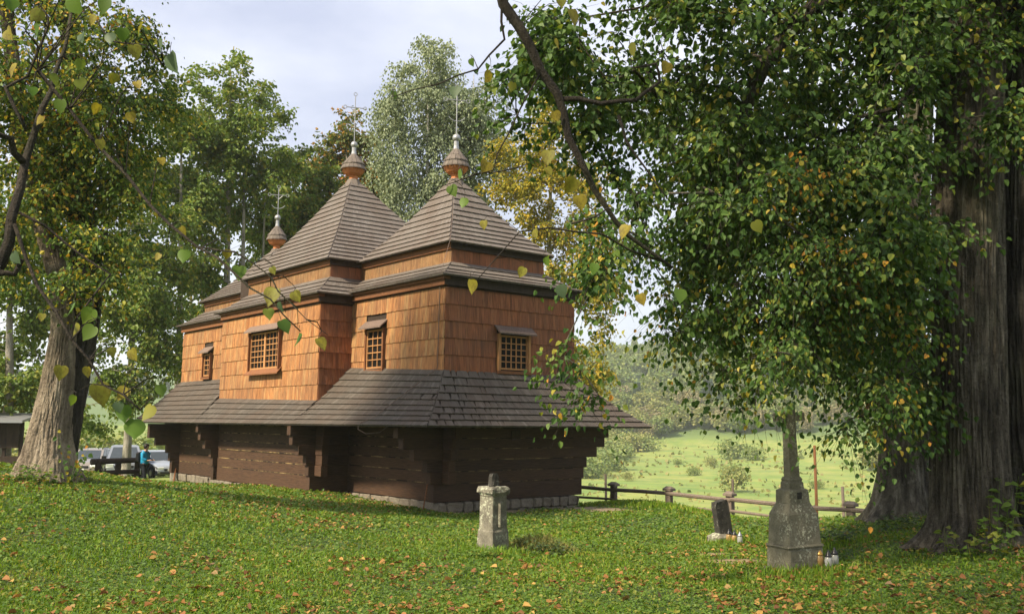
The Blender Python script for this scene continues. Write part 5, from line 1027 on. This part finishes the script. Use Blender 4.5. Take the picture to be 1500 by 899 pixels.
def blades(n_, xy, h, w, mat, name, lean=.5, single=None, col_h=None):
    n = len(xy); z = ground(xy[:, 0], xy[:, 1]); a = rng.uniform(0, 2 * math.pi, n); d = np.stack([np.cos(a), np.sin(a)], 1); b = rng.uniform(0, 2 * math.pi, n); ln = h * lean * rng.uniform(.2, 1.3, n)
    L = np.stack([np.cos(b) * ln, np.sin(b) * ln], 1); hw = (w / 2)[:, None]; z0 = z - .004
    v0 = np.c_[xy - d * hw, z0]; v1 = np.c_[xy + d * hw, z0]; v2 = np.c_[xy + d * hw * .8 + L * .4, z + h * .62]; v3 = np.c_[xy - d * hw * .8 + L * .4, z + h * .62]; v4 = np.c_[xy + L, z + h * rng.uniform(.75, 1.0, n)]
    V = np.stack([v0, v1, v2, v3, v4], 1).reshape(-1, 3); i = (np.arange(n) * 5)[:, None]
    me = bpy.data.meshes.new(name); F4 = i + np.array([[0, 1, 2, 3]]); F3 = i + np.array([[3, 2, 4]])
    me.vertices.add(len(V)); me.vertices.foreach_set('co', V.astype(np.float32).ravel()); li = np.concatenate([F4.ravel(), F3.ravel()]).astype(np.int32); me.loops.add(len(li)); me.loops.foreach_set('vertex_index', li)
    st_ = np.concatenate([np.arange(0, F4.size, 4), F4.size + np.arange(0, F3.size, 3)]).astype(np.int32); me.polygons.add(len(st_)); me.polygons.foreach_set('loop_start', st_); me.update(calc_edges=True); me.materials.append(mat)
    return tag(link(name, me), kind='stuff')
def scatter(n, y0, y1, pw=1.6, ang=.60):               # denser near the camera, over the visible wedge
    Y = y0 + (y1 - y0) * rng.uniform(0, 1, n) ** pw; X = Y * rng.uniform(-ang, ang, n); return np.stack([X, Y], 1)
_ca, _sa = math.cos(CA), math.sin(CA)
def outside(xy, m=.0):                                 # not under the church, not on bare earth
    u = (xy[:, 0] - CX) * _ca + (xy[:, 1] - CY) * _sa; v = -(xy[:, 0] - CX) * _sa + (xy[:, 1] - CY) * _ca
    ok = ~((u > -m - np.where((v > 4.9) & (v < 12.2), 1.1, np.where(v > 12, .6, 0))) & (v > -m))
    for q, r_ in zip(DIRT, [.5, .3, .7, .7, .7, .6, .7, .55, .5]): ok &= (np.hypot(xy[:, 0] - q.x, xy[:, 1] - q.y) > r_ * rng.uniform(.6, 1.15, len(xy)))
    return ok
xy = scatter(230000, 7.2, 40, 1.75); xy = xy[outside(xy, .25)]; D = np.hypot(xy[:, 0], xy[:, 1])
pt = np.array([mnoise.noise(Vector((x * .55, y * .55, 3.1))) for x, y in xy]); thin = rng.uniform(0, 1, len(xy)) < np.clip(.85 + 1.0 * pt, .35, 1) * np.where((xy[:, 0] > 4.5) & (xy[:, 1] > 9), .6, 1); xy, D, pt = xy[thin], D[thin], pt[thin]
hgt = rng.uniform(.02, .062, len(xy)) * (1 + .5 * np.clip(pt * 2, -.6, 1)) * np.clip(D / 13, .8, 1.05)
M['grass'] = leaf_mat('lawn_grass_blade', [(0, (0.081, 0.163, 0.013)), (.5, (0.149, 0.263, 0.020)), (.85, (0.230, 0.325, 0.032)), (1, (0.365, 0.312, 0.068))], .4, .8, .28, .6)
blades(0, xy, hgt, np.clip(D * .0012, .009, .05) * rng.uniform(.7, 1.4, len(xy)), M['grass'], 'grass', .8)
xy = scatter(115000, 7.2, 34, 1.7); xy = xy[outside(xy, .25)]; n = len(xy); D = np.hypot(xy[:, 0], xy[:, 1])      # clover and low herb leaves between the blades
P = np.c_[xy, ground(xy[:, 0], xy[:, 1]) + rng.uniform(.012, .045, n)]; ax = unitv(np.c_[rng.normal(size=(n, 2)), rng.uniform(-.2, .5, n)]); V, F = leaf_geo(P, ax, unitv(np.c_[rng.normal(size=(n, 2)) * .45, np.ones(n)]), rng.uniform(.025, .05, n) * np.clip(D / 12, .9, 1.8), .45, .1)
tag(link('clover', np_mesh('clover', V, F, M['weed'])), kind='stuff')
g0 = on_ground(790, 805); q = np.array([g0.x, g0.y]); xy = q + rng.normal(size=(2600, 2)) * np.array([.42, .3]); D = np.hypot(xy[:, 0], xy[:, 1])
blades(0, xy, rng.uniform(.08, .34, len(xy)) * np.exp(-((xy - q) ** 2).sum(1) / .35), rng.uniform(.008, .016, len(xy)), M['straw'], 'long_grass_tuft', .6)
herb('weed_clump', 'dark hollow clump of weeds in long grass right of the pale gravestone', on_ground(800, 812), 34, .2, .38, .06, M['leaf_dark'])
q = np.array([on_ground(1230, 800)[:2], on_ground(1180, 842)[:2], on_ground(720, 812)[:2], on_ground(1060, 798)[:2]]); xy = np.vstack([c + rng.normal(size=(500, 2)) * .28 for c in q])
blades(0, xy, rng.uniform(.05, .17, len(xy)), rng.uniform(.008, .015, len(xy)), M['grass'], 'rough_grass', .5)
xy = np.stack([rng.uniform(-.3, 1, 9000), rng.uniform(0, 1, 9000)], 1); A0, B0 = np.array([2.2, 29.4]), np.array([8.3, 23.0]); tq = rng.uniform(-.05, 1.05, (9000, 1)); xy = A0 + (B0 - A0) * tq + rng.normal(size=(9000, 2)) * .45      # brighter lip of grass before the fence
blades(0, xy, rng.uniform(.06, .2, len(xy)), rng.uniform(.02, .04, len(xy)), M['grass'], 'verge_grass', .5)
d_ = rng.uniform(70, 325, 2000); xy = np.stack([d_ * rng.uniform(.06, .40, 2000), d_], 1); tk = np.array([mnoise.noise(Vector((x * .06, y * .06, 1.7))) for x, y in xy]) > -.05; xy = xy[tk]; D = np.hypot(xy[:, 0], xy[:, 1])
blades(0, xy, rng.uniform(.25, .7, len(xy)) * np.clip(D / 170, .6, 1.3), rng.uniform(.3, .8, len(xy)) * np.clip(D / 170, .5, 1.4), M['straw'], 'meadow_tussocks', .9)
# fallen leaves: the nearest ones singly, the rest as one carpet
xy = np.vstack([scatter(5200, 7.2, 30, 1.3), scatter(2600, 7.2, 13, 1.0), np.c_[rng.uniform(-13, -2.5, 5200), rng.uniform(16, 31, 5200)], np.c_[rng.uniform(2.0, 9, 2200), rng.uniform(8, 16, 2200)], np.c_[rng.uniform(-9.6, -6.5, 300), rng.uniform(15.8, 17.6, 300)]]); xy = xy[outside(xy, .1)]
dn = np.array([mnoise.noise(Vector((x * .7, y * .7, 7.7))) for x, y in xy]); xy = xy[rng.uniform(0, 1, len(xy)) < .45 + .9 * dn]; n = len(xy)
P = np.c_[xy, ground(xy[:, 0], xy[:, 1]) + rng.uniform(.008, .045, n)]; ax = unitv(np.c_[rng.normal(size=(n, 2)), rng.uniform(-.15, .15, n)]); nr = unitv(np.c_[rng.normal(size=(n, 2)) * .35, np.ones(n)]); sz = rng.uniform(.045, .10, n)
px, py, Y = proj(P); sc_ = np.where((px > 4) & (px < 1496) & (py < 892), sz / np.maximum(Y, 1), 0); one = np.zeros(n, bool); one[np.argsort(-sc_)[:180]] = True
fl = [np_mesh('fallen_leaf_shape', *leaf_geo(np.zeros((1, 3)), np.array([[0, 1., 0]]), np.array([[0, 0, 1.]]), np.ones(1), w_, f_), M['fallen']) for w_, f_ in ((.45, .22), (.40, .35), (.5, -.12))]
for a, b, c, d in zip(P[one], ax[one], nr[one], sz[one]):
    o = link('fallen_leaf', random.choice(fl)); o.matrix_world = leaf_matrix(a, b, c, d); tag(o, 'curled fallen leaf lying on the lawn in the foreground grass', 'fallen leaf', 'fallen leaves on the near lawn')
V, F = leaf_geo(P[~one], ax[~one], nr[~one], sz[~one], .45, .22); tag(link('fallen_leaves', np_mesh('fallen_leaves', V, F, M['fallen'])), kind='stuff')

# ------------------------------------------------------------------ haze
mb = MB().box(-1600, 1600, -1600, 1600, -18, 150); hz = bpy.data.materials.new('pale_air'); hz.use_nodes = True; hz.node_tree.nodes.clear()
vp = hz.node_tree.nodes.new('ShaderNodeVolumePrincipled'); vp.inputs['Color'].default_value = (.92, .97, .96, 1); vp.inputs['Density'].default_value = .00034; vp.inputs['Anisotropy'].default_value = .2
ho_ = hz.node_tree.nodes.new('ShaderNodeOutputMaterial'); hz.node_tree.links.new(vp.outputs[0], ho_.inputs['Volume'])
tag(mb.build('haze', hz), kind='stuff')
